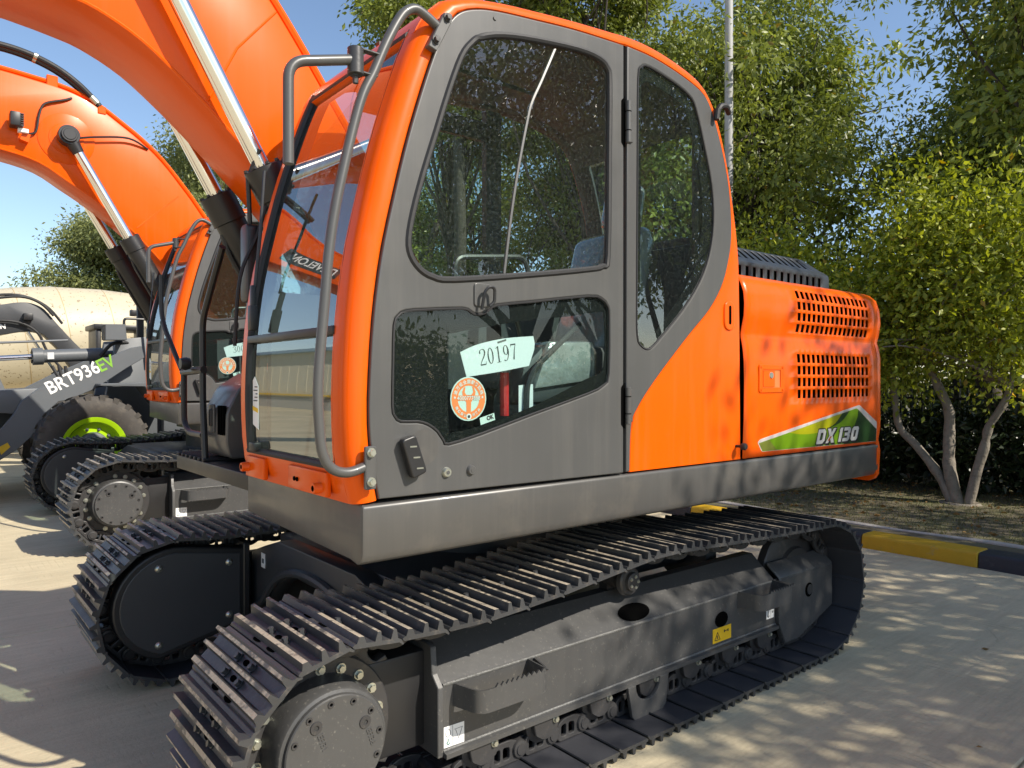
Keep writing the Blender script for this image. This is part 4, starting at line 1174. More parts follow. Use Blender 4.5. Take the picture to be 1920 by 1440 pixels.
    S = resample(P, NS + 1)[:-1]
    setxf(None)
    sw = half
    prof = [(-.094, .002), (-.088, .009), (-.080, .010), (-.072, .031), (-.055, .031), (-.046, .010), (-.013, .009), (-.006, .040), (.006, .040), (.012, .009), (.046, .009), (.053, .039), (.065, .039), (.073, .009), (.086, .004), (.097, -.010), (.094, -.015), (.080, -.005), (-.086, -.005)]
    key = ('shoe', k)
    if key not in MESHC:
        V, F = prism(prof, -sw / 2, sw / 2)
        FM = [0] * len(F)
        npf = len(prof)
        for e in (3, 7, 11): FM[2 + e] = 1
        for e in (16, 17, 18): FM[2 + e] = 2
        extra = []
        for y in (-.062, .062):
            extra.append(hexbolt((-.030, y, .009), (0, 0, 1), .0115, .019))
            extra.append(hexbolt((.029, y, .009), (0, 0, 1), .0115, .019))
        ex = join(*extra)
        V2, F2 = join((V, F), ex)
        FM += [0] * len(ex[1])
        hs = []
        for x in (-.030, .029):
            hs.append(([(x + .011 * math.cos(t), .022 * math.sin(t), .0104) for t in np.linspace(0, 2 * math.pi, 13)[:-1]], [tuple(range(12))]))
        for y in (-.06, .06):
            hs.append(([(-.083 + .010 * math.cos(t), y + .03 * math.sin(t), .0108) for t in np.linspace(0, 2 * math.pi, 13)[:-1]], [tuple(range(12))]))
        hv = join(*hs)
        V3, F3 = join((V2, F2), hv)
        FM += [3] * len(hv[1])
        o = obj('track_shoe', (V3, F3), [SHOE, WORN, SHOEB, HOLE], fr, fm=FM, recalc=False, smooth=0)
        bm = bmesh.new(); bm.from_mesh(o.data); bmesh.ops.recalc_face_normals(bm, faces=bm.faces[:]); bm.to_mesh(o.data); bm.free()
        MESHC[key] = (o.data, Vector(W[o.name]))
        bpy.data.objects.remove(o)
        # chain link
        lk = []
        for sgn in (-1, 1):
            q = [(-.112, -.075), (-.112, -.025), (-.085, -.008), (.06, -.008), (.075, -.03), (.07, -.085), (.03, -.105), (-.03, -.105), (-.06, -.095)]
            a = plate(rpoly(q, .018), [rpoly([(-.03, -.03), (.004, -.03), (.004, -.08), (-.03, -.075)], .01), rpoly([(.02, -.03), (.05, -.03), (.048, -.075), (.02, -.08)], .01)], .02, .004, -.088)
            lk.append(([(x, y if sgn < 0 else -y, z) for x, y, z in a[0]], a[1]))
            for x in (-.082,):
                c = lathe([(0.0, 0), (.022, 0), (.024, .004), (.034, .006), (.038, .014), (.038, .03)], (x, -.104, -.056), (0, 1, 0), 18)
                lk.append(([(x_, y if sgn < 0 else -y, z) for x_, y, z in c[0]], c[1]))
            b = box(.05, .115, -.066 if sgn < 0 else .05, -.05 if sgn < 0 else .066, -.09, -.015)
            lk.append(b)
        lk.append(cyl((-.082, -.09, -.056), (-.082, .09, -.056), .028, n=14)); lk.append(cyl((.085, -.07, -.056), (.085, .07, -.056), .03, n=14))
        o = obj('chain_link', join(*lk), DARKM, fr)
        MESHC[('link', k)] = (o.data, Vector(W[o.name]))
        bpy.data.objects.remove(o)
    for i in range(NS):
        a, b = S[i], S[(i + 1) % NS]
        m_ = (a + b) / 2
        t = (b - a).normalized()
        # path runs counter-clockwise seen from -Y with +Z up: outward normal is to the right of travel
        nx_, nz_ = -t.y, t.x
        if (m_.x - 2.6) * 0.12 * nx_ + (m_.y - .40) * nz_ < 0: nx_, nz_ = -nx_, -nz_
        th_ = math.atan2(nx_, nz_)
        wpos = Vector(f((m_.x, 0, m_.y)))
        for nm in ('shoe', 'link'):
            me, cen = MESHC[(nm, k)]
            o = bpy.data.objects.new('track_shoe' if nm == 'shoe' else 'chain_link', me)
            C.objects.link(o); o.parent = fr
            o.rotation_euler = (0, th_ + (random.gauss(0, .006) if nm == 'shoe' else 0), 0)
            o.scale = (k * (S[1] - S[0]).length / .184, 1 if nm == 'shoe' else k, k)
            off = Matrix.Rotation(th_, 3, 'Y') @ Vector((cen.x * k, cen.y, cen.z * k))
            o.location = wpos + off - W[fr.name] + Vector((0, random.uniform(-.002, .002) if nm == 'shoe' else 0, 0))
    return fr
MESHC = {}

def undercarriage(root, cy, ytc, k, ox, half, main):
    n = track(root, cy - ytc, 1, k, ox, half, main)
    fr = track(root, cy + ytc, -1, k, ox, half, main)
    # motor guard on the inner side of each track
    for trk, sgn in ((n, 1), (fr, -1)):
        def g(p, sgn=sgn): return (ox + (p[0] - 1.07) * k, cy - sgn * (ytc - p[1] * k), p[2] * k)
        setxf(g)
        cv = [(1.42, .64)] + [(1.10 + .285 * math.cos(t), .425 + .265 * math.sin(t)) for t in np.linspace(math.pi * .52, math.pi * 1.40, 18)] + [(1.42, .27)]
        pl = [(1.10 + (x - 1.10) * 1.12, .43 + (z - .43) * 1.12) for x, z in cv]
        obj('guard_housing', plate(pl, (), .10, .012, .26, flip=-1, res=2), BLACK, trk)
        gp = obj('guard_cover', plate(cv, (), .012, .004, .266, flip=-1), BADGE, trk)
        for x, z in ((1.00, .62), (1.36, .60), (1.36, .31), (1.0, .22)):
            obj('cover_bolt', lathe([(0.0, .012), (.008, .012), (.014, .008), (.018, .003), (.02, 0)], (x, .266, z), (0, 1, 0), 14), ZINC, trk)
        obj('housing_rim', prism(rrect(.10, .265, .24, .70, .02), 1.44, 1.475, 'X'), BLACK, trk, bevel=0.005, bseg=1)
        setxf(None)
    def f(p): return (ox + (p[0] - 1.07) * k, cy + (p[1] - 3.385) * k * ytc / .995 / k, p[2] * k)
    setxf(f)
    arch = [(2.56, .62), (2.74, .68), (2.95, .74), (3.82, .74), (4.03, .68), (4.22, .62), (4.22, .28), (4.02, .36), (3.85, .50), (3.65, .585), (3.385, .615), (3.12, .585), (2.92, .50), (2.75, .36), (2.56, .28)]
    body = obj('carbody', join(prism(arch, 1.52, 1.62, 'X'), prism(arch, 3.55, 3.65, 'X'), box(1.62, 3.55, 2.72, 4.05, .52, .735)), BADGE, root, bevel=0.01)
    obj('arch_rib', tube(cat([(1.515, 4.2, .30), (1.51, 4.02, .38), (1.51, 3.85, .52), (1.51, 3.65, .605), (1.51, 3.385, .635), (1.51, 3.12, .605), (1.51, 2.92, .52)], 4), .022, 8), BADGE, body)
    obj('swing_ring', join(cyl((2.6, 3.385, .73), (2.6, 3.385, 1.01), .60, n=48)), BLACK, root)
    obj('carbody_label', box(1.516, 1.5185, 4.00, 4.055, .56, .64), WHITE, body)
    obj('label_mark', box(1.514, 1.516, 4.015, 4.04, .585, .61), LGREY, body)
    setxf(None)

def boom_part(root, side, y0, y1, rod0, rod1, foot, rr, br, far_dy, main):
    bm_ = obj('boom', prism(side, y0, y1), ORANGE, root, bevel=0.012, bseg=2)
    return bm_

def cyl_pair(root, boomo, rod0, rod1, foot, ys, rr, br):
    for y in ys:
        a, b, c = Vector((rod0[0], y, rod0[1])), Vector((rod1[0], y, rod1[1])), Vector((foot[0], y, foot[1]))
        d = (c - a).normalized()
        cy_ = obj('boom_cylinder', join(cyl(b - d * .06, c, br, n=24), cyl(b - d * .10, b + d * .05, br * 1.12, n=24), cyl(c - Vector((0, .08, 0)), c + Vector((0, .08, 0)), br * 1.1, n=20)), BLACK, root, bevel=0.004, bseg=1)
        obj('piston_rod', cyl(a, b, rr, n=24), CHROME, cy_)
        for q in range(8):
            t = 2 * math.pi * q / 8
            e1 = d.orthogonal().normalized(); e2 = d.cross(e1)
            p = b - d * .10 + (e1 * math.cos(t) + e2 * math.sin(t)) * br * 1.0
            obj('gland_bolt', hexbolt(p, -d, .009, .012), BLACK, cy_)
        obj('cylinder_pipe', tube(fillet([tuple(b + d * .04 + Vector((-.04, 0, -.09)) * (br / .09)), tuple(b + d * .12 + Vector((-.05, 0, -.115)) * (br / .09)), tuple(c - d * .25 + Vector((-.04, 0, -.10)) * (br / .09))], .05), .016, 8), BLACK, cy_)
        obj('rod_eye', join(cyl(a - Vector((0, .06, 0)), a + Vector((0, .06, 0)), rr * 1.9, n=28), cyl(a + d * rr * .8, a + d * rr * 3.6, rr * 1.35, rr * 1.05, 20)), BLACK, cy_, bevel=0.004, bseg=1)
        sg = -1 if y == min(ys) else 1
        obj('pin_cap', join(cyl(a + Vector((0, sg * .06, 0)), a + Vector((0, sg * .085, 0)), rr * 1.45, n=24), cyl(a + Vector((0, sg * .085, 0)), a + Vector((0, sg * .092, 0)), rr * 1.1, n=24)), BLACK, cy_, bevel=0.003, bseg=1)

# --- the near machine
exa = empty('excavator', (2.6, 3.385, 0), 'nearest orange crawler excavator with dark grey cab door and number sheet 20197', 'excavator')
upper(exa, '20197')
undercarriage(exa, 3.385, 0.995, 1.0, 1.07, 0.60, True)
loA = [(1.296, 2.538), (1.16, 2.667), (1.087, 2.735), (1.011, 2.806), (0.883, 2.915), (0.761, 3.006), (0.629, 3.072), (0.499, 3.108), (0.2, 3.14), (-0.3, 3.12), (-1.0, 2.98), (-2.2, 2.62)]
upA = [(-2.3, 2.95), (-1.5, 3.42), (-0.6, 3.86), (-0.1, 4.0), (0.4, 3.98), (0.85, 3.80), (1.12, 3.58), (1.301, 3.371), (1.438, 3.192), (1.561, 3.019), (1.90, 2.54), (2.46, 1.75)]
sideA = [(2.2, 1.62), (2.0, 1.80), (1.6, 2.22)] + cat(loA, 3) + cat(upA, 3) + [(2.5, 1.66), (2.42, 1.56), (2.3, 1.55)]
bA = obj('boom', prism(sideA, 3.36, 3.80), ORANGE, exa, bevel=0.012, bseg=2)
cyl_pair(exa, bA, (0.645, 3.60), (1.275, 2.467), (1.90, 1.34), (3.26, 3.90), .040, .078)
def up_pipe(pts, y, off, r, n0, parent):
    P = [Vector(p) for p in cat(pts, 3)]
    out = []
    for i, p in enumerate(P):
        d = (P[min(i + 1, len(P) - 1)] - P[max(i - 1, 0)]).normalized()
        n_ = Vector((-d.y, d.x))
        q = p + n_ * off
        out.append((q.x, y, q.y))
    return obj(n0, tube(out, r, 8), ORANGE, parent)
for y, of in ((3.40, .035), (3.47, .04), (3.72, .035)):
    up_pipe(upA[1:11], y, of, .022, 'boom_pipe', bA)
obj('weld_bead', tube([(x, 3.362, z + .012) for x, z in cat(loA, 3)], .008, 6), ORANGE, bA)
obj('weld_bead', tube([(1.02, 3.361, 2.83), (1.15, 3.361, 3.1), (1.33, 3.361, 3.32)], .006, 6), ORANGE, bA)
obj('boom_boss', cyl((0.645, 3.345, 3.60), (0.645, 3.815, 3.60), .12, n=32), ORANGE, bA, bevel=.006)
armA = obj('stick', prism([(-2.1, 2.9), (-2.6, 3.1), (-2.75, 2.85), (-3.2, 1.3), (-3.3, 0.75), (-3.1, 0.72), (-2.4, 2.2)], 3.40, 3.76), ORANGE, exa, bevel=0.012)
obj('bucket', prism([(-3.35, 0.85), (-3.0, 0.85), (-2.55, 0.55), (-2.5, 0.22), (-2.85, 0.03), (-3.3, 0.05), (-3.6, 0.35)], 3.15, 4.0), BADGE, exa, bevel=0.02)
obj('cab_cable', tube(cat([(1.36, 3.24, 2.72), (1.26, 3.24, 2.45), (1.20, 3.25, 2.25), (1.12, 3.24, 2.05), (1.10, 3.25, 1.75)], 5), .008, 6), RUBBER, exa)
obj('slew_bracket', join(prism([(1.35, 1.19), (2.6, 1.19), (2.55, 1.75), (2.3, 1.78), (1.9, 1.5), (1.45, 1.35)], 3.30, 3.345), prism([(1.35, 1.19), (2.6, 1.19), (2.55, 1.75), (2.3, 1.78), (1.9, 1.5), (1.45, 1.35)], 3.815, 3.86)), ORANGE, exa, bevel=.006)

# --- the second machine
exb = empty('excavator', (3.45, 9.1, 0), 'larger orange crawler excavator standing behind the nearest one, number sheet starting 300', 'excavator')
def ub(p): return ((p[0] - 1.135) * 1.06 + 1.98, (p[1] - 2.15) * 1.06 + 7.4, (p[2] - 1.194) * 1.06 + 1.385)
setxf(ub); upper(exb, '30073', main=False); setxf(None)
undercarriage(exb, 9.1, 1.30, 1.12, 1.5, 0.60, False)
obj('deck_frame', box(2.7, 5.9, 7.7, 10.2, 1.0, 1.22), BLACK, exb)
loB = [(2.163, 2.941), (1.887, 3.228), (1.536, 3.5), (1.262, 3.674), (1.023, 3.813), (0.696, 3.884), (0.1, 3.95), (-0.8, 3.86), (-2.0, 3.55), (-3.0, 3.2)]
upB = [(-3.1, 3.6), (-1.6, 4.22), (-0.5, 4.58), (0.3, 4.69), (0.696, 4.676), (1.0, 4.65), (1.219, 4.625), (1.403, 4.579), (1.587, 4.493), (1.771, 4.375), (1.978, 4.232), (2.185, 4.048), (2.394, 3.802), (2.621, 3.501), (3.3, 2.5), (3.6, 2.0)]
KB = 8.6 / 8.85
nearer = lambda L: [(x * KB, 1.6 + (z - 1.6) * KB) for x, z in L]
upB0 = upB
loB, upB = nearer(loB), nearer(upB)
sideB = [(3.2, 1.85), (2.9, 2.15)] + cat(loB, 3) + cat(upB, 3) + [(3.55, 1.88), (3.4, 1.82)]
bB = obj('boom', prism(sideB, 8.6, 9.07), ORANGE, exb, bevel=0.014, bseg=2)
def nb(p): return (p[0] * KB, (p[1] - 8.85) * KB + 8.6, 1.6 + (p[2] - 1.6) * KB)
obj('weld_bead', tube([(x, 8.602, z + .012) for x, z in cat(loB, 3)], .009, 6), ORANGE, bB)
setxf(nb)
cyl_pair(exb, bB, (1.272, 4.105), (1.88, 3.04), (2.75, 1.50), (8.72, 9.48), .052, .095)
for y, of in ((8.90, .04), (8.97, .045), (9.28, .04)):
    up_pipe(upB0[1:15], y, of, .024, 'boom_pipe', bB)
obj('boom_boss', cyl((1.272, 8.835, 4.105), (1.272, 9.365, 4.105), .16, n=36), ORANGE, bB, bevel=.006)
obj('boss_weld', cyl((1.272, 8.842, 4.105), (1.272, 8.858, 4.105), .26, n=40), ORANGE, bB, bevel=.004)
obj('weld_seam', prism([(1.93, 3.275), (1.945, 3.27), (2.37, 3.68), (2.36, 3.69)], 8.845, 8.86), ORANGE, bB)
for q in range(2):
    obj('boom_hose', tube(cat([(-0.6 + .0 * q, 8.86 + .1 * q, 4.75), (0.2, 8.86 + .1 * q, 4.92), (0.692, 8.86 + .1 * q, 4.93), (0.958, 8.86 + .1 * q, 4.90), (1.189, 8.86 + .1 * q, 4.825), (1.38, 8.86 + .1 * q, 4.71), (1.518, 8.86 + .1 * q, 4.587), (1.58, 8.86 + .1 * q, 4.52)], 5), .03, 10), RUBBER, bB)
    for x, z, x2, z2 in ((1.50, 4.60, 1.56, 4.545), (0.99, 4.897, 1.02, 4.888)):
        obj('hose_ferrule', cyl((x, 8.86 + .1 * q, z), (x2, 8.86 + .1 * q, z2), .036, n=12), ZINC, bB)
    obj('pipe_clamp', box(1.56, 1.64, 8.84 + .1 * q, 8.90 + .1 * q, 4.44, 4.52), ORANGE, bB, bevel=.006, bseg=1)
obj('pipe_clamp', box(1.10, 1.20, 8.86, 8.93, 4.62, 4.74), ORANGE, bB, bevel=.006, bseg=1)
obj('lubrication_hose', tube(cat([(1.36, 8.80, 4.12), (1.55, 8.79, 4.17), (1.85, 8.80, 4.22), (2.05, 8.84, 4.15)], 5), .011, 6), RUBBER, bB)
obj('light_cable', tube(cat([(0.93, 8.82, 4.08), (1.0, 8.82, 4.12), (1.03, 8.82, 4.3), (1.08, 8.82, 4.42), (1.25, 8.83, 4.5), (1.32, 8.84, 4.54)], 5), .011, 6), RUBBER, bB)
wl_ = obj('work_light', box(0.77, 0.86, 8.66, 8.80, 4.10, 4.24), BLACK, bB, bevel=.012)
for q in range(6): obj('cooling_fin', box(0.86, 0.885, 8.665, 8.795, 4.11 + .022 * q, 4.12 + .022 * q), BLACK, bB)
obj('light_connector', box(0.84, 0.93, 8.72, 8.78, 4.06, 4.10), WHITE, bB, bevel=.004, bseg=1)
obj('light_bracket', prism([(0.86, 4.0), (0.93, 3.98), (0.95, 4.06), (0.88, 4.07)], 8.76, 8.85), ORANGE, bB)
obj('boom_badge', plate(rpoly([(-1.6, 3.98), (-0.55, 4.25), (-0.5, 4.02), (-1.55, 3.76)], .03), (), .002, .0005, 8.847), BADGE, bB)
obj('badge_lettering', text('DEVELON', .20, (-1.5, 3.83), .25, 8.845, .004), WHITE, bB, recalc=False, smooth=0)
setxf(None)
armB = obj('stick', prism([(-2.6, 3.4), (-3.3, 3.65), (-3.45, 3.3), (-3.9, 1.6), (-4.0, 0.85), (-3.75, 0.82), (-3.0, 2.6)], 8.65, 9.02), ORANGE, exb, bevel=0.014)
obj('bucket', prism([(-4.05, 1.0), (-3.6, 1.0), (-3.0, 0.65), (-2.95, 0.25), (-3.4, 0.03), (-3.9, 0.05), (-4.3, 0.4)], 8.55, 9.65), BADGE, exb, bevel=0.02)

# ------------------------------------------------------------------ wheel loader behind
ldr = empty('wheel_loader', (3.3, 12.5, 0), 'grey electric wheel loader with lime wheel rim and BRT936EV on its lift arm', 'wheel loader')
def wheel(parent, x, y, z, r, w, sgn, rimm=LIMERIM, hubm=LGREY, tyrem=TYRE, lugs=24):
    """sgn -1: outer face towards -Y"""
    ax = (0, sgn, 0)
    prof = [(r * .55, -w / 2 * .75), (r * .56, w / 2 * .90), (r * .62, w / 2 * 1.0), (r * .76, w / 2 * 1.04), (r * .88, w / 2 * 1.0), (r * .955, w / 2 * .86), (r * .965, 0), (r * .955, -w / 2 * .86), (r * .88, -w / 2), (r * .62, -w / 2), (r * .55, -w / 2 * .75)]
    ty = obj('tyre', lathe(prof, (x, y, z), ax, 48), tyrem, parent, smooth=40)
    me = None
    for i in range(lugs):
        a = 2 * math.pi * i / lugs
        vf = []
        for s_ in (1, -1):
            q = [(-.045, r * .86), (.035, r * .86), (.045, r * 1.0), (-.02, r * 1.005)]
            V = []
            for d, yy in ((w * .02, 0.0), (w / 2 * 1.0, .085)):
                for t_, rad in q:
                    rr_ = rad if d < w * .3 else rad * .985
                    aa = a + (t_ + yy) / r
                    V.append((x + rr_ * math.cos(aa), y + sgn * s_ * d, z + rr_ * math.sin(aa)))
            vf.append((V, [(0, 1, 2, 3), (4, 7, 6, 5), (0, 4, 5, 1), (1, 5, 6, 2), (2, 6, 7, 3), (3, 7, 4, 0)]))
        for q_ in vf: obj('lug', q_, tyrem, ty, bevel=0.0)
    rm = obj('rim', lathe([(r * .10, w / 2 * .35), (r * .36, w / 2 * .32), (r * .44, w / 2 * .45), (r * .47, w / 2 * .80), (r * .52, w / 2 * .88), (r * .56, w / 2 * .93), (r * .565, w / 2 * .86), (r * .53, w / 2 * .2), (r * .1, w / 2 * .2)], (x, y, z), ax, 44), rimm, parent, smooth=40)
    obj('hub', lathe([(0.0, w / 2 * .72), (r * .18, w / 2 * .72), (r * .25, w / 2 * .66), (r * .27, w / 2 * .35), (0, w / 2 * .3)], (x, y, z), ax, 32), hubm, parent, smooth=40)
    for i in range(10):
        a = 2 * math.pi * i / 10
        obj('wheel_nut', hexbolt((x + r * .33 * math.cos(a), y + sgn * w / 2 * .33, z + r * .33 * math.sin(a)), ax, .016, .03), hubm, rm)
wheel(ldr, 1.95, 11.52, 0.70, 0.71, 0.45, -1)
wheel(ldr, 1.95, 13.5, 0.70, 0.71, 0.45, 1, lugs=12)
wheel(ldr, 4.75, 11.52, 0.70, 0.71, 0.45, -1, lugs=12)
arm_poly = [(2.62, 2.10), (2.50, 2.075), (2.383, 2.021), (1.707, 1.696), (1.352, 1.492), (1.154, 1.323), (1.065, 1.148), (0.92, 0.943), (0.5, 0.35), (0.55, 0.22), (0.68, 0.25), (0.92, 0.552), (1.106, 0.68), (1.315, 0.89), (1.438, 1.166), (1.58, 1.308), (1.687, 1.328), (2.011, 1.473), (2.425, 1.777), (2.66, 1.93)]
la = obj('lift_arm', prism(arm_poly, 11.70, 11.79), LGREY, ldr, bevel=.008, bseg=1)
obj('lift_arm', prism(arm_poly, 13.2, 13.29), LGREY, ldr, bevel=.008, bseg=1)
obj('arm_lettering', text('BRT936', .245, (1.475, 1.405), R(27.5), 11.695, .0045, sx=.88), WHITE, la, recalc=False, smooth=0)
obj('arm_lettering', text('EV', .245, (2.085, 1.712), R(27.5), 11.695, .004, sx=.86), mat('ev_green', (.20, .42, .04), .5), la, recalc=False, smooth=0)
obj('cross_tube', prism([(0.6, 1.45), (1.36, 1.49), (1.36, 1.25), (1.1, 1.15), (0.6, 1.2)], 11.79, 13.2), LGREY, ldr, bevel=.01)
obj('crank_lever', prism([(0.55, 2.0), (0.85, 1.9), (1.02, 1.45), (1.0, 1.15), (0.75, 1.1), (0.6, 1.5)], 12.1, 12.3), LGREY, ldr, bevel=.01)
tc_ = obj('tilt_cylinder', join(cyl((1.34, 12.2, 1.93), (2.2, 12.2, 1.985), .092, n=24), cyl((1.33, 12.2, 1.93), (1.46, 12.2, 1.938), .118, n=24), cyl((2.2, 12.2, 1.985), (2.45, 12.2, 2.0), .05, n=16)), LGREY, ldr, bevel=.004, bseg=1)
obj('piston_rod', cyl((0.6, 12.2, 1.872), (1.34, 12.2, 1.93), .038, n=18), CHROME, tc_)
obj('cylinder_label', plate([(1.50, 1.99), (1.58, 1.995), (1.583, 1.90), (1.503, 1.895)], (), .001, .0002, 12.105), PAPER, tc_)
for q in range(8):
    t = 2 * math.pi * q / 8
    obj('gland_bolt', cyl((1.318, 12.2 + .08 * math.cos(t), 1.93 + .08 * math.sin(t)), (1.34, 12.2 + .08 * math.cos(t), 1.93 + .08 * math.sin(t)), .014, n=6), BLACK, tc_)
obj('indicator_rod', cyl((0.5, 12.1, 2.075), (1.75, 12.1, 2.17), .016, n=8), LGREY, ldr)
for q in range(3):
    obj('hydraulic_hose', tube(cat([(1.55 + .08 * q, 12.05, 1.80), (1.65 + .05 * q, 12.0, 1.62 - .05 * q), (1.9, 12.0, 1.50), (2.3, 12.1, 1.55)], 5), .022, 8), RUBBER, ldr)
obj('hydraulic_hose', tube(cat([(2.15, 12.05, 1.95), (2.28, 12.0, 2.12), (2.45, 12.0, 2.16), (2.65, 12.1, 2.10)], 5), .026, 8), RUBBER, ldr)
obj('front_frame', join(prism([(1.5, 0.75), (2.95, 0.75), (2.95, 1.6), (2.75, 2.25), (2.35, 2.2), (2.2, 1.3), (1.5, 1.15)], 12.0, 12.12), prism([(1.5, 0.75), (2.95, 0.75), (2.95, 1.6), (2.75, 2.25), (2.35, 2.2), (2.2, 1.3), (1.5, 1.15)], 12.85, 12.97), box(1.6, 2.9, 12.12, 12.85, .55, 1.1)), LGREY, ldr, bevel=.01)
obj('fender', prism([(2.02, 1.52), (2.02, 1.555), (2.62, 1.565), (2.92, 1.15), (2.86, 1.10), (2.58, 1.51)], 11.34, 11.95), LGREY, ldr, bevel=.008, bseg=1)
hl = obj('headlight_box', prism([(2.16, 2.17), (2.16, 2.40), (2.42, 2.41), (2.44, 2.18)], 11.75, 11.95), LGREY, ldr, bevel=.008, bseg=1)
obj('headlight_lens', box(2.145, 2.165, 11.76, 11.94, 2.18, 2.39), BLACK, hl)
obj('light_post', tube(fillet([(2.42, 11.85, 2.40), (2.42, 11.85, 2.50), (2.75, 11.85, 2.50), (2.8, 11.85, 1.9)], .05), .018, 8), BLACK, hl)
obj('turn_signal', box(2.50, 2.58, 11.8, 11.9, 2.54, 2.63), BLACK, hl, bevel=.01)
obj('rear_body', join(prism([(4.1, .7), (6.3, .7), (6.45, 1.2), (6.3, 1.9), (4.2, 2.05)], 11.9, 13.1), box(2.95, 4.1, 11.85, 13.15, .75, 1.35)), LGREY, ldr, bevel=.03)
cb = obj('loader_cab', join(box(2.85, 2.95, 11.9, 12.0, 1.35, 3.1), box(2.85, 2.95, 13.0, 13.1, 1.35, 3.1), box(4.05, 4.15, 11.9, 12.0, 1.35, 3.1), box(4.05, 4.15, 13.0, 13.1, 1.35, 3.1), box(2.75, 4.3, 11.85, 13.15, 3.05, 3.2)), BLACK, ldr, bevel=.02)
obj('cab_glass', box(2.9, 4.1, 11.94, 13.06, 1.35, 3.05), GL_FRONT, cb)
obj('loader_bucket', prism([(0.7, 0.2), (0.75, 0.7), (0.5, 1.15), (-0.6, 0.1), (-0.6, 0.06), (0.4, 0.06)], 11.15, 13.85), LGREY, ldr, bevel=.01)
obj('warning_mark', plate([(0.90, .72), (1.0, .78), (1.03, .72), (.93, .62)], (), .001, .0002, 11.695), WARN, la)

# ------------------------------------------------------------------ dark compact excavator beyond the loader
cpx = empty('compact_excavator', (3.4, 15.4, 0), 'dark grey compact excavator behind the wheel loader, only its curved boom showing', 'excavator')
topc = [(-0.6, 2.55), (0.2, 2.72), (0.8, 2.82), (1.18, 2.87), (1.403, 2.92), (1.60, 2.93), (1.78, 2.86), (1.90, 2.73), (2.026, 2.563), (2.27, 2.27), (2.48, 2.04), (3.0, 1.4)]
lowc = [(2.7, 1.25), (2.25, 1.78), (2.066, 2.096), (1.906, 2.28), (1.749, 2.42), (1.479, 2.43), (1.18, 2.362), (0.6, 2.30), (-0.6, 2.25)]
bc = obj('boom', prism(cat(topc, 3) + cat(lowc, 3), 15.0, 15.28), BADGE, cpx, bevel=.01)
obj('boom_lettering', text('DEVELON', .105, (0.80, 2.44), .07, 14.995, .004, sx=1.0), WHITE, bc, recalc=False, smooth=0)
obj('boom_hose', tube(cat([(0.2, 14.95, 2.84), (0.9, 14.95, 2.93), (1.45, 14.95, 3.02), (1.75, 14.95, 2.93), (1.95, 14.95, 2.72)], 5), .022, 8), RUBBER, bc)
obj('boom_hose', tube(cat([(0.2, 15.1, 2.90), (0.9, 15.1, 3.0), (1.45, 15.1, 3.06), (1.85, 15.1, 2.90), (2.1, 15.1, 2.60)], 5), .022, 8), RUBBER, bc)
obj('boom_light', box(1.50, 1.64, 14.85, 15.0, 2.62, 2.74), BLACK, bc, bevel=.015)
cc = obj('boom_cylinder', join(cyl((1.95, 14.9, 1.75), (2.35, 14.9, 1.0), .06, n=16)), BLACK, cpx)
obj('piston_rod', cyl((1.56, 14.9, 2.42), (1.95, 14.9, 1.75), .028, n=14), CHROME, cc)
obj('hose_loop', tube(cat([(0.8, 14.93, 2.55), (1.2, 14.93, 2.60), (1.5, 14.93, 2.56), (1.72, 14.93, 2.40), (1.85, 14.93, 2.1), (2.1, 14.93, 1.75)], 5), .022, 8), RUBBER, cpx)
obj('house', join(box(2.6, 4.4, 14.6, 16.2, .8, 1.5), box(3.4, 4.5, 14.6, 16.2, 1.5, 2.0)), BADGE, cpx, bevel=.06)
obj('operator_cab', join(box(2.7, 2.78, 15.5, 16.3, 1.5, 2.6), box(3.5, 3.58, 15.5, 16.3, 1.5, 2.6), box(2.65, 3.65, 15.45, 16.35, 2.55, 2.65)), BLACK, cpx, bevel=.02)
for y in (14.7, 15.9):
    obj('crawler', prism([(2.2 + .3 * math.cos(t) if t > math.pi / 2 else 4.4 + .3 * math.cos(t), .31 + .3 * math.sin(t)) for t in np.linspace(math.pi * 1.5, -math.pi / 2, 24)], y, y + .4), RUBBER, cpx, bevel=.02)
obj('stick', prism([(-0.4, 2.5), (-0.8, 2.65), (-1.2, 1.0), (-1.0, .9)], 15.02, 15.26), BADGE, cpx, bevel=.01)

# ------------------------------------------------------------------ concrete mixer truck
mix = empty('mixer_truck', (3.0, 19.2, 0), 'parked concrete mixer truck with stained cream drum, left background', 'truck')
d0, d1 = Vector((-1.0, 19.2, 2.02)), Vector((5.2, 19.2, 2.95))
L_ = (d1 - d0).length
dr_ = obj('drum', lathe([(0.0, 0), (.62, 0), (.78, .35), (1.0, 1.2), (1.13, 2.2), (1.17, 2.9), (1.14, 3.6), (1.0, 4.6), (.78, 5.6), (.52, L_), (0, L_)], d0, d1 - d0, 56), MIXY, mix, smooth=25)
for s_ in (1.2, 2.05, 2.9, 3.7, 4.6):
    rr_ = np.interp(s_, [1.2, 2.2, 2.9, 3.6, 4.6], [1.0, 1.13, 1.17, 1.14, 1.0])
    p = d0 + (d1 - d0).normalized() * s_
    obj('drum_seam', lathe([(rr_ - .02, -.006), (rr_ + .004, -.006), (rr_ + .004, .006), (rr_ - .02, .006)], p, d1 - d0, 48), mat('seam', (.40, .29, .14), .6) if s_ == 1.2 else MATS['seam'], mix)
obj('chassis', join(box(-2.2, 6.0, 18.6, 18.75, .85, 1.1), box(-2.2, 6.0, 19.65, 19.8, .85, 1.1), box(-1.2, 6.0, 18.2, 20.2, 1.1, 1.2)), MIXY, mix, bevel=.01)
obj('drum_stand', join(box(4.6, 5.0, 18.5, 19.9, 1.2, 2.4), box(-1.3, -1.0, 18.6, 19.8, 1.2, 1.6)), MIXY, mix)
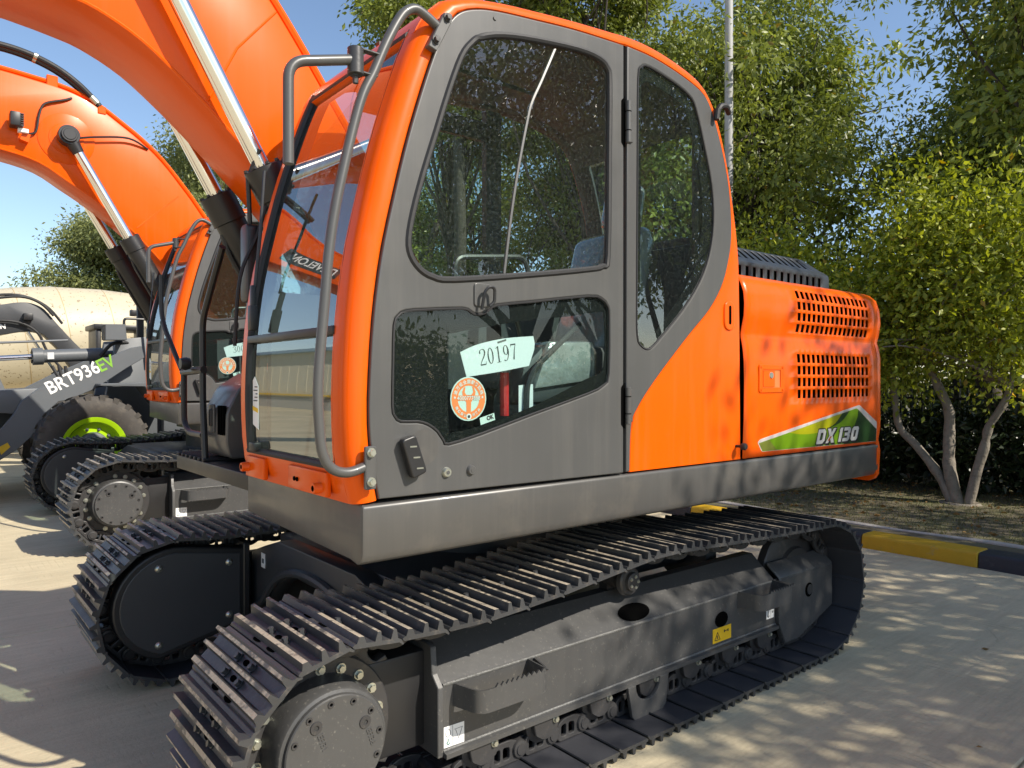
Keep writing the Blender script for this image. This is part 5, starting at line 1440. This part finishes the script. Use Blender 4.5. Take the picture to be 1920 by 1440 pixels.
obj('hopper', prism([(4.9, 2.9), (5.9, 3.7), (6.0, 3.0), (5.4, 2.5)], 18.7, 19.7), MIXY, mix)
obj('truck_cab', box(-3.9, -2.0, 18.1, 20.3, .7, 3.0), WALLC, mix, bevel=.1)
for x in (-3.0, 3.6, 5.0):
    for y in (18.3, 20.1):
        obj('truck_wheel', lathe([(.25, -.16), (.45, -.17), (.5, -.1), (.5, .1), (.45, .17), (.25, .16)], (x, y, .5), (0, 1, 0), 28), TYRE, mix)

# ------------------------------------------------------------------ things on the far side of the verge
fen = empty('fence', (12.3, 6, 0), 'black metal railing fence behind the hedge', 'fence')
pk_me = None
for i in range(110):
    y = -3.0 + i * 0.16
    if pk_me is None:
        o = obj('picket', box(12.29, 12.315, y - .012, y + .012, .1, 1.50), BLACK, fen); pk_me = o.data; pz = W[o.name].z
    else:
        o = bpy.data.objects.new('picket', pk_me); C.objects.link(o); o.parent = fen
        o.location = Vector((12.3025, y, pz)) - W[fen.name]
for z in (.30, 1.32, 1.50): obj('rail', box(12.275, 12.33, -3.1, 14.6, z - .02, z + .02), BLACK, fen)
for i in range(8): obj('post', box(12.26, 12.34, -3.2 + i * 2.5, -3.12 + i * 2.5, .1, 1.62), BLACK, fen)

pol = empty('lamp_post', (11.55, 7.86, .1), 'pale grey weathered pole standing among the trees behind the cab', 'pole')
obj('shaft', cyl((11.55, 7.86, .1), (11.55, 7.86, 9.6), .085, .07, 18), POLE, pol)
for z in (2.6, 4.2): obj('pole_band', cyl((11.55, 7.86, z), (11.55, 7.86, z + .05), .089, n=18), DARKM, pol)
obj('base_plate', box(11.35, 11.75, 7.66, 8.06, .1, .13), DARKM, pol)

yl = empty('yellow_loader', (21.5, 7.2, 0), 'yellow construction machine glimpsed through the fence', 'loader')
obj('body', join(prism([(20, .7), (23.6, .7), (23.8, 1.3), (23.2, 1.6), (21.5, 1.62), (20.0, 1.2)], 5.6, 6.9)), YMACH, yl, bevel=.05)
obj('cab', join(box(20.9, 22.2, 5.5, 7.1, 1.9, 3.1)), BLACK, yl, bevel=.05)
obj('lift_arm', prism([(18.2, .4), (20.6, 1.9), (20.8, 1.6), (18.4, .2)], 5.1, 5.3), YMACH, yl, bevel=.02)
for x in (20.2, 23.0):
    for y in (5.1, 7.5):
        obj('wheel', lathe([(.25, -.2), (.6, -.22), (.68, -.1), (.68, .1), (.6, .22), (.25, .2)], (x, y, .78), (0, 1, 0), 24), TYRE, yl)
wh = empty('reflection_wall', (-12, 40, 0), 'unseen cream ribbed wall added for the reflection in the windscreen', 'building')  # unseen building added so the front glass mirrors something cream
obj('wall', box(-14, -11, 14, 70, 0, 4.2), WALLC, wh)
for i in range(56): obj('wall_rib', box(-11.0, -10.985, 14 + i * 1.0, 14.5 + i * 1.0, 1.5, 4.2), WALLC, wh)
obj('plinth', box(-11.0, -10.9, 14, 70, 0, 1.0), CEM, wh)
obj('roof', prism([(-14.3, 4.2), (-10.6, 4.2), (-10.6, 4.4), (-14.3, 5.0)], 13.6, 70.4), ROOFB, wh)
obj('reflection_stripe', box(-10.95, -10.7, 14, 70, 1.15, 1.3), WARN, wh)  # yellow stripe added for the same reflection

# ------------------------------------------------------------------ vegetation
def branch(p0, p1, r0, r1, rng, sag=0.15, n=6, seg=7):
    p0, p1 = np.array(p0, float), np.array(p1, float)
    L = np.linalg.norm(p1 - p0)
    off = rng.normal(size=(3,)) * L * 0.08
    pts = []
    for i in range(n + 1):
        t = i / n
        p = p0 + (p1 - p0) * t + off * math.sin(math.pi * t) + np.array([0, 0, sag * L * t * (1 - t)])
        pts.append(tuple(p))
    return tube(pts, 1, seg, radii=[r0 + (r1 - r0) * (i / n) for i in range(n + 1)])

def tree(name, label, base, trunk_top, tr_r, blobs, nclust, per, leaf, lm, bm, seed, group=None, spread=.28, droop=.6, width=.42, cat_='tree', limbs=26, lean=(0, 0)):
    rng = np.random.default_rng(seed)
    root = empty(name, base, label, cat_, group)
    cs = []
    tot = sum(b[3] * b[4] * b[5] for b in blobs)
    for cx, cy, cz, rx, ry, rz in blobs:
        k = max(3, int(nclust * rx * ry * rz / tot))
        d = rng.normal(size=(k, 3)); d /= np.linalg.norm(d, axis=1)[:, None]
        rad = rng.uniform(.35, 1.0, k) ** .55
        cs.append(np.array([base[0] + cx, base[1] + cy, base[2] + cz]) + d * rad[:, None] * np.array([rx, ry, rz]))
    cs = np.concatenate(cs)
    top = (base[0] + lean[0], base[1] + lean[1], base[2] + trunk_top)
    vf = [branch((base[0], base[1], base[2] - .1), top, tr_r, tr_r * .45, rng, .0, 8, 10)]
    sel = rng.choice(len(cs), min(limbs, len(cs)), replace=False)
    for i in sel:
        t = rng.uniform(.35, .98)
        p = np.array(base) + (np.array(top) - np.array(base)) * t
        vf.append(branch(p, cs[i], tr_r * .33 * (1.1 - t * .6), .008, rng, .12, 6, 6))
    obj('trunk', join(*vf), bm, root, recalc=False, smooth=50)
    V, T, tone = leafset(rng, cs, per, (spread, spread, spread * .8), leaf, droop, width)
    bigmesh('crown', V, T, lm, root, tone, tuple(np.array(base) + np.array([0, 0, trunk_top])))
    return root

def blobs(rng, n, cx, cy, cz, R_, H_, r):
    out = []
    for i in range(n):
        a = rng.uniform(0, 6.28); q = math.sqrt(rng.uniform(.05, 1)) * R_
        out.append((cx + q * math.cos(a), cy + q * math.sin(a), cz + rng.uniform(-H_, H_), r * rng.uniform(.7, 1.2), r * rng.uniform(.7, 1.2), r * rng.uniform(.55, .95)))
    return out
G1 = 'evergreen trees behind the fence'
for i, (x, y, h, lab) in enumerate(((13.4, 2.6, 9.5, 'tall evergreen tree at the right edge of the photo behind the fence'), (13.6, 8.6, 10.0, 'tall evergreen tree behind the engine cover, filling the upper right'),
                                    (13.2, 13.2, 10.2, 'tall evergreen tree rising just above the cab roof'), (13.6, 18.6, 10.5, 'evergreen tree behind the cab roof next to the blue sky'), (13.0, 22.6, 11.5, 'evergreen tree left of the cab roof bordering open sky'), (16.5, 10.8, 11.0, 'evergreen tree in the second row right of the cab roof'), (16.8, 16.0, 12.0, 'evergreen tree in the second row behind the cab roof'), (16.5, 4.6, 8.0, 'second-row evergreen tree seen low in the gap at the upper right'), (10.3, 15.0, 13.5, 'nearer evergreen tree touching the front of the cab roof beside the hand rail'), (11.6, 11.6, 12.0, 'nearer evergreen tree showing just above the middle of the cab roof'))):
    rg = np.random.default_rng(100 + i)
    if i >= 8: bl0 = blobs(rg, 14, 0, 0, 10.2 if i == 8 else 9.2, 1.3 if i == 8 else 1.7, 2.4, 1.0)
    bl = bl0 if i >= 8 else blobs(rg, 17, 0, 0, 5.9, 2.2, 3.1, 1.3) + [(0, 0, 6.5, 1.6, 1.6, 2.8)] + blobs(rg, 4, -.6, 0, 3.0, 1.8, .5, .95)
    tree('camphor_tree', lab, (x, y, .1), h * .8, .19, bl, 350, 125, .15, LEAF_CAMPHOR, BARKD, 10 + i, G1, spread=.25, limbs=60)
# small multi-stem trees on the verge
def myrtle(label, base, stems, bl, n, seed):
    rng = np.random.default_rng(seed)
    root = empty('myrtle_tree', base, label, 'tree', 'small multi-stem trees on the verge')
    cs = []
    for cx, cy, cz, rx, ry, rz in bl:
        k = max(3, int(n * rx * ry * rz / sum(b[3] * b[4] * b[5] for b in bl)))
        d = rng.normal(size=(k, 3)); d /= np.linalg.norm(d, axis=1)[:, None]
        cs.append(np.array([base[0] + cx, base[1] + cy, cz]) + d * (rng.uniform(.2, 1, k) ** .5)[:, None] * np.array([rx, ry, rz]))
    cs = np.concatenate(cs)
    for si, st in enumerate(stems):
        P = cat(st, 5)
        m_ = len(P)
        obj('stem', tube(P, 1, 12, radii=[(.074 if si == 1 else .06) - .034 * (i / m_) + .004 * math.sin(i * 1.3 + si) + rng.uniform(-.004, .005) for i in range(m_)]), BARK, root, smooth=60)
    vf = []
    for i in rng.choice(len(cs), 42, replace=False):
        st = stems[rng.integers(len(stems))]
        p = st[-1] if rng.uniform() < .6 else st[-2]
        vf.append(branch(p, cs[i], .022, .005, rng, .1, 6, 5))
    obj('branches', join(*vf), BARK, root, recalc=False, smooth=50)
    V, T, tone = leafset(rng, cs, 85, (.20, .20, .24), .085, .15, .5)
    bigmesh('crown', V, T, LEAF_MYRTLE, root, tone, (base[0], base[1], 3.0))
    V, T = tube([(base[0] + .16 * math.cos(t), base[1] + .2 * math.sin(t), .08) for t in np.linspace(0, 6.28, 14)[:-1]], .05, 6, closed=True)
    obj('root_collar', (V, T), BARK, root)
myrtle('three-stemmed pale barked small tree growing from the grass strip', (9.85, 3.44, .1),
       [[(9.85, 3.50, .05), (9.85, 3.683, .432), (9.82, 3.932, .778), (9.8, 4.126, 1.004), (9.8, 4.192, 1.414), (9.85, 4.245, 1.9), (9.8, 4.3, 2.4)],
        [(9.85, 3.45, .05), (9.83, 3.551, .51), (9.85, 3.563, .901), (9.87, 3.575, 1.227), (9.85, 3.671, 1.488), (9.85, 3.806, 1.80), (9.9, 3.93, 2.2)],
        [(9.85, 3.36, .02), (9.86, 3.272, .473), (9.86, 3.187, .797), (9.85, 3.132, 1.053), (9.85, 2.995, 1.308), (9.85, 2.914, 1.55), (9.9, 2.88, 2.0)]],
       [(0, -.6, 2.6, .8, .8, .9), (0, .1, 2.9, .9, .8, 1.0), (0, .9, 2.5, .85, .8, .8), (-.1, 1.5, 2.2, .8, .8, .7), (.1, .4, 3.7, .7, .6, .6), (0, -.7, 3.5, .6, .6, .6), (-.3, .7, 1.9, .6, .7, .35), (-.2, -.6, 1.95, .5, .5, .3)], 400, 31)
myrtle('bushy pale green small tree half hidden behind the engine cover', (9.7, 5.9, .1),
       [[(9.7, 5.9, .05), (9.7, 6.0, .8), (9.75, 6.1, 1.6), (9.7, 6.1, 2.2)], [(9.7, 5.85, .05), (9.65, 5.7, .8), (9.6, 5.5, 1.5), (9.6, 5.4, 2.1)]],
       [(0, -.5, 2.3, .8, .9, .8), (0, .5, 2.6, .9, .9, .9), (0, .1, 3.2, .7, .7, .6), (0, 1.2, 2.2, .7, .8, .8), (-.1, -.2, 1.7, .7, .8, .4)], 260, 32)
# hedge: single shrubs
for i in range(11):
    y = -1.2 + i * 1.25
    rg = np.random.default_rng(60 + i)
    root = empty('hedge_shrub', (11.1, y, .1), ('dark broad-leaved hedge shrub, number %s from the right along the fence' % ['one', 'two', 'three', 'four', 'five', 'six', 'seven', 'eight', 'nine', 'ten', 'eleven'][i]), 'shrub', 'hedge shrubs along the fence')
    k = 110
    d = rg.normal(size=(k, 3)); d /= np.linalg.norm(d, axis=1)[:, None]
    cs = np.array([11.15, y, .68]) + d * (rg.uniform(.3, 1, k) ** .5)[:, None] * np.array([.62, .80, .62])
    V, T, tone = leafset(rg, cs, 30, (.12, .12, .10), .13, .1, .45)
    bigmesh('foliage', V, T, LEAF_HEDGE, root, tone, (11.1, y, .7))
    obj('stems', join(*[branch((11.1, y, .05), cs[q], .018, .004, rg, .05, 4, 5) for q in range(14)]), BARKD, root, recalc=False)
for i in range(6):
    y = 1.0 + i * 2.7
    rg = np.random.default_rng(500 + i)
    root = empty('backing_shrub', (17.5 + (i % 2), y, .1), 'tall dark shrub beyond the fence, %s from the right' % ['first', 'second', 'third', 'fourth', 'fifth', 'sixth'][i], 'shrub', 'tall shrubs beyond the fence')
    d = rg.normal(size=(120, 3)); d /= np.linalg.norm(d, axis=1)[:, None]
    cs = np.array([17.5 + (i % 2), y, 1.75]) + d * (rg.uniform(.3, 1, 120) ** .5)[:, None] * np.array([1.0, 1.25, 1.7])
    V, T, tone = leafset(rg, cs, 45, (.2, .2, .2), .17, .3, .45)
    bigmesh('foliage', V, T, LEAF_CAMPHOR, root, tone, (17.5, y, 1.7))
    obj('stems', join(*[branch((17.5 + (i % 2), y, .05), cs[q], .03, .006, rg, .05, 4, 5) for q in range(14)]), BARKD, root, recalc=False)
# trees on the near side of the yard: they shade the tail of the machine and show in the cab glass
G2 = 'trees beside the yard on the near side'
for i, (x, y, h, cz, hz, cr, nb_, lab) in enumerate(((7.2, -4.4, 5.2, 4.7, .9, 1.7, 16, 'leafy tree shading the rear of the nearest excavator'), (9.4, -3.2, 6.0, 5.2, 1.2, 1.6, 14, 'leafy tree shading the concrete beside the kerb'),
                                         (10.8, -6.0, 7.0, 5.2, 1.8, 1.9, 15, 'evergreen tree on the near side, mirrored in the cab door window'),
                                         (14.4, -5.8, 8.0, 5.8, 2.0, 1.9, 15, 'taller evergreen tree on the near side, mirrored in the rear cab window'))):
    rg = np.random.default_rng(200 + i)
    bl = blobs(rg, nb_, 0, 0, cz, cr, hz, 1.0)
    if i == 0: bl += [(-.2, 1.0, 6.2, .9, .9, .8), (.7, .8, 6.7, .9, .9, .8), (-.6, 1.9, 5.5, .7, .7, .6), (.4, 1.7, 6.0, .9, .8, .7), (1.3, 1.4, 6.8, .9, .9, .8)]
    tree('yard_tree', lab, (x, y, 0), h * .75, .20, bl, (300, 110, 120, 65)[i], 75, .15, LEAF_CAMPHOR, BARKD, 40 + i, G2, spread=(.30, .26, .26, .22)[i], limbs=26)
for i in range(8):
    x = 5.5 + i * 2.6
    rg = np.random.default_rng(400 + i)
    root = empty('boundary_shrub', (x, -9.0, 0), 'dense boundary shrub number %s along the near side of the yard' % ['one', 'two', 'three', 'four', 'five', 'six', 'seven', 'eight'][i], 'shrub', 'boundary shrubs on the near side')
    hh = rg.uniform(1.0, 1.5)
    d = rg.normal(size=(130, 3)); d /= np.linalg.norm(d, axis=1)[:, None]
    cs = np.array([x, -9.0, hh]) + d * (rg.uniform(.3, 1, 130) ** .5)[:, None] * np.array([1.6, 1.0, hh])
    V, T, tone = leafset(rg, cs, 45, (.22, .22, .2), .18, .2, .45)
    bigmesh('foliage', V, T, LEAF_CAMPHOR, root, tone, (x, -9.0, hh))
    obj('stems', join(*[branch((x, -9.0, 0), cs[q], .03, .006, rg, .05, 4, 5) for q in range(14)]), BARKD, root, recalc=False)
# far trees on the left
for i, (x, y, h, R_, lab) in enumerate(((5.9, 34.5, 9.2, 1.75, 'round leafy tree above the mixer drum at the left'), (9.6, 30.0, 12.6, 2.9, 'leafy tree between the two orange booms'), (8.0, 36.0, 9.6, 2.4, 'leafy tree just behind the second cab'))):
    rg = np.random.default_rng(300 + i)
    bl = blobs(rg, 18, 0, 0, h * .58, R_ * .8, h * .28, 1.15)
    tree('far_tree', lab, (x, y, 0), h * .75, .22, bl, 330, 150, .17, LEAF_FAR, BARKD, 70 + i, 'far trees beyond the left machines', spread=.34, limbs=14)
# grass and litter
rng = np.random.default_rng(5)
n = 42000
p = np.stack([rng.uniform(7.66, 11.8, n), rng.uniform(-1.5, 12.5, n), np.full(n, .105)], 1)
hgt = rng.uniform(.015, .045, n) * (1 + 1.2 * (rng.uniform(0, 1, n) > .97))
a = rng.uniform(0, 6.28, n); lean_ = rng.normal(size=(n, 2)) * .018
w = .0035
V = np.stack([p + np.stack([np.cos(a) * w, np.sin(a) * w, 0 * a], 1), p - np.stack([np.cos(a) * w, np.sin(a) * w, 0 * a], 1), p + np.stack([lean_[:, 0], lean_[:, 1], hgt], 1)], 1).reshape(-1, 3)
T = np.arange(n * 3).reshape(-1, 3)
g = bigmesh('grass', V, T, LEAF_GRASS, None, np.repeat(np.clip(rng.normal(.45, .25, n), 0, 1), 3), (9.7, 5, .1))
tag(g, 'short dry grass covering the verge behind the kerb', 'grass', kind='stuff')
cs = np.stack([rng.uniform(7.7, 11.5, 500), rng.uniform(-1, 12, 500), np.full(500, .12)], 1)
V, T, tone = leafset(rng, cs, 3, (.1, .1, .004), .06, 0.0, .5, flat=.92)
lt_ = bigmesh('fallen_leaves', V, T, LEAF_DRY, None, tone, (9.7, 5, .1))
tag(lt_, 'scattered dry leaves lying on the grass verge', 'leaves', kind='stuff')
n = 2600
p = np.stack([rng.uniform(0.2, 7.0, n), rng.uniform(0.6, 7.5, n), np.full(n, .001)], 1)
rr_ = rng.uniform(.0015, .0045, n)
tet = np.array([(1, 0, 0), (-.5, .87, 0), (-.5, -.87, 0), (0, 0, 1.2)])
a = rng.uniform(0, 6.28, n)
V = np.stack([p + rr_[:, None] * np.stack([np.cos(a) * t[0] - np.sin(a) * t[1], np.sin(a) * t[0] + np.cos(a) * t[1], np.full(n, t[2])], 1) for t in tet], 1).reshape(-1, 3)
i4 = np.arange(n) * 4
T = np.concatenate([np.stack([i4, i4 + 1, i4 + 3], 1), np.stack([i4 + 1, i4 + 2, i4 + 3], 1), np.stack([i4 + 2, i4, i4 + 3], 1)])
gr = bigmesh('grit', V, T, CEM, None, None, (3.5, 4, 0))
tag(gr, 'loose grit scattered over the concrete slabs', 'grit', kind='stuff')
cs = np.array([(2.9, 1.5, .012), (3.6, 1.2, .012), (6.3, 2.1, .012), (0.40, 5.2, .012), (1.0, 5.0, .012), (5.6, 1.0, .012), (6.6, 3.4, .012), (4.9, 1.6, .012)])
for q, c_ in enumerate(cs):
    V, T, tone = leafset(rng, c_[None, :], 1, (.01, .01, .001), .05, 0.0, .5, flat=.95)
    o = bigmesh('dry_leaf', V, T, LEAF_DRY, None, tone, tuple(c_))
    tag(o, 'single dry leaf lying on the bare concrete', 'leaf', 'dry leaves on the concrete')
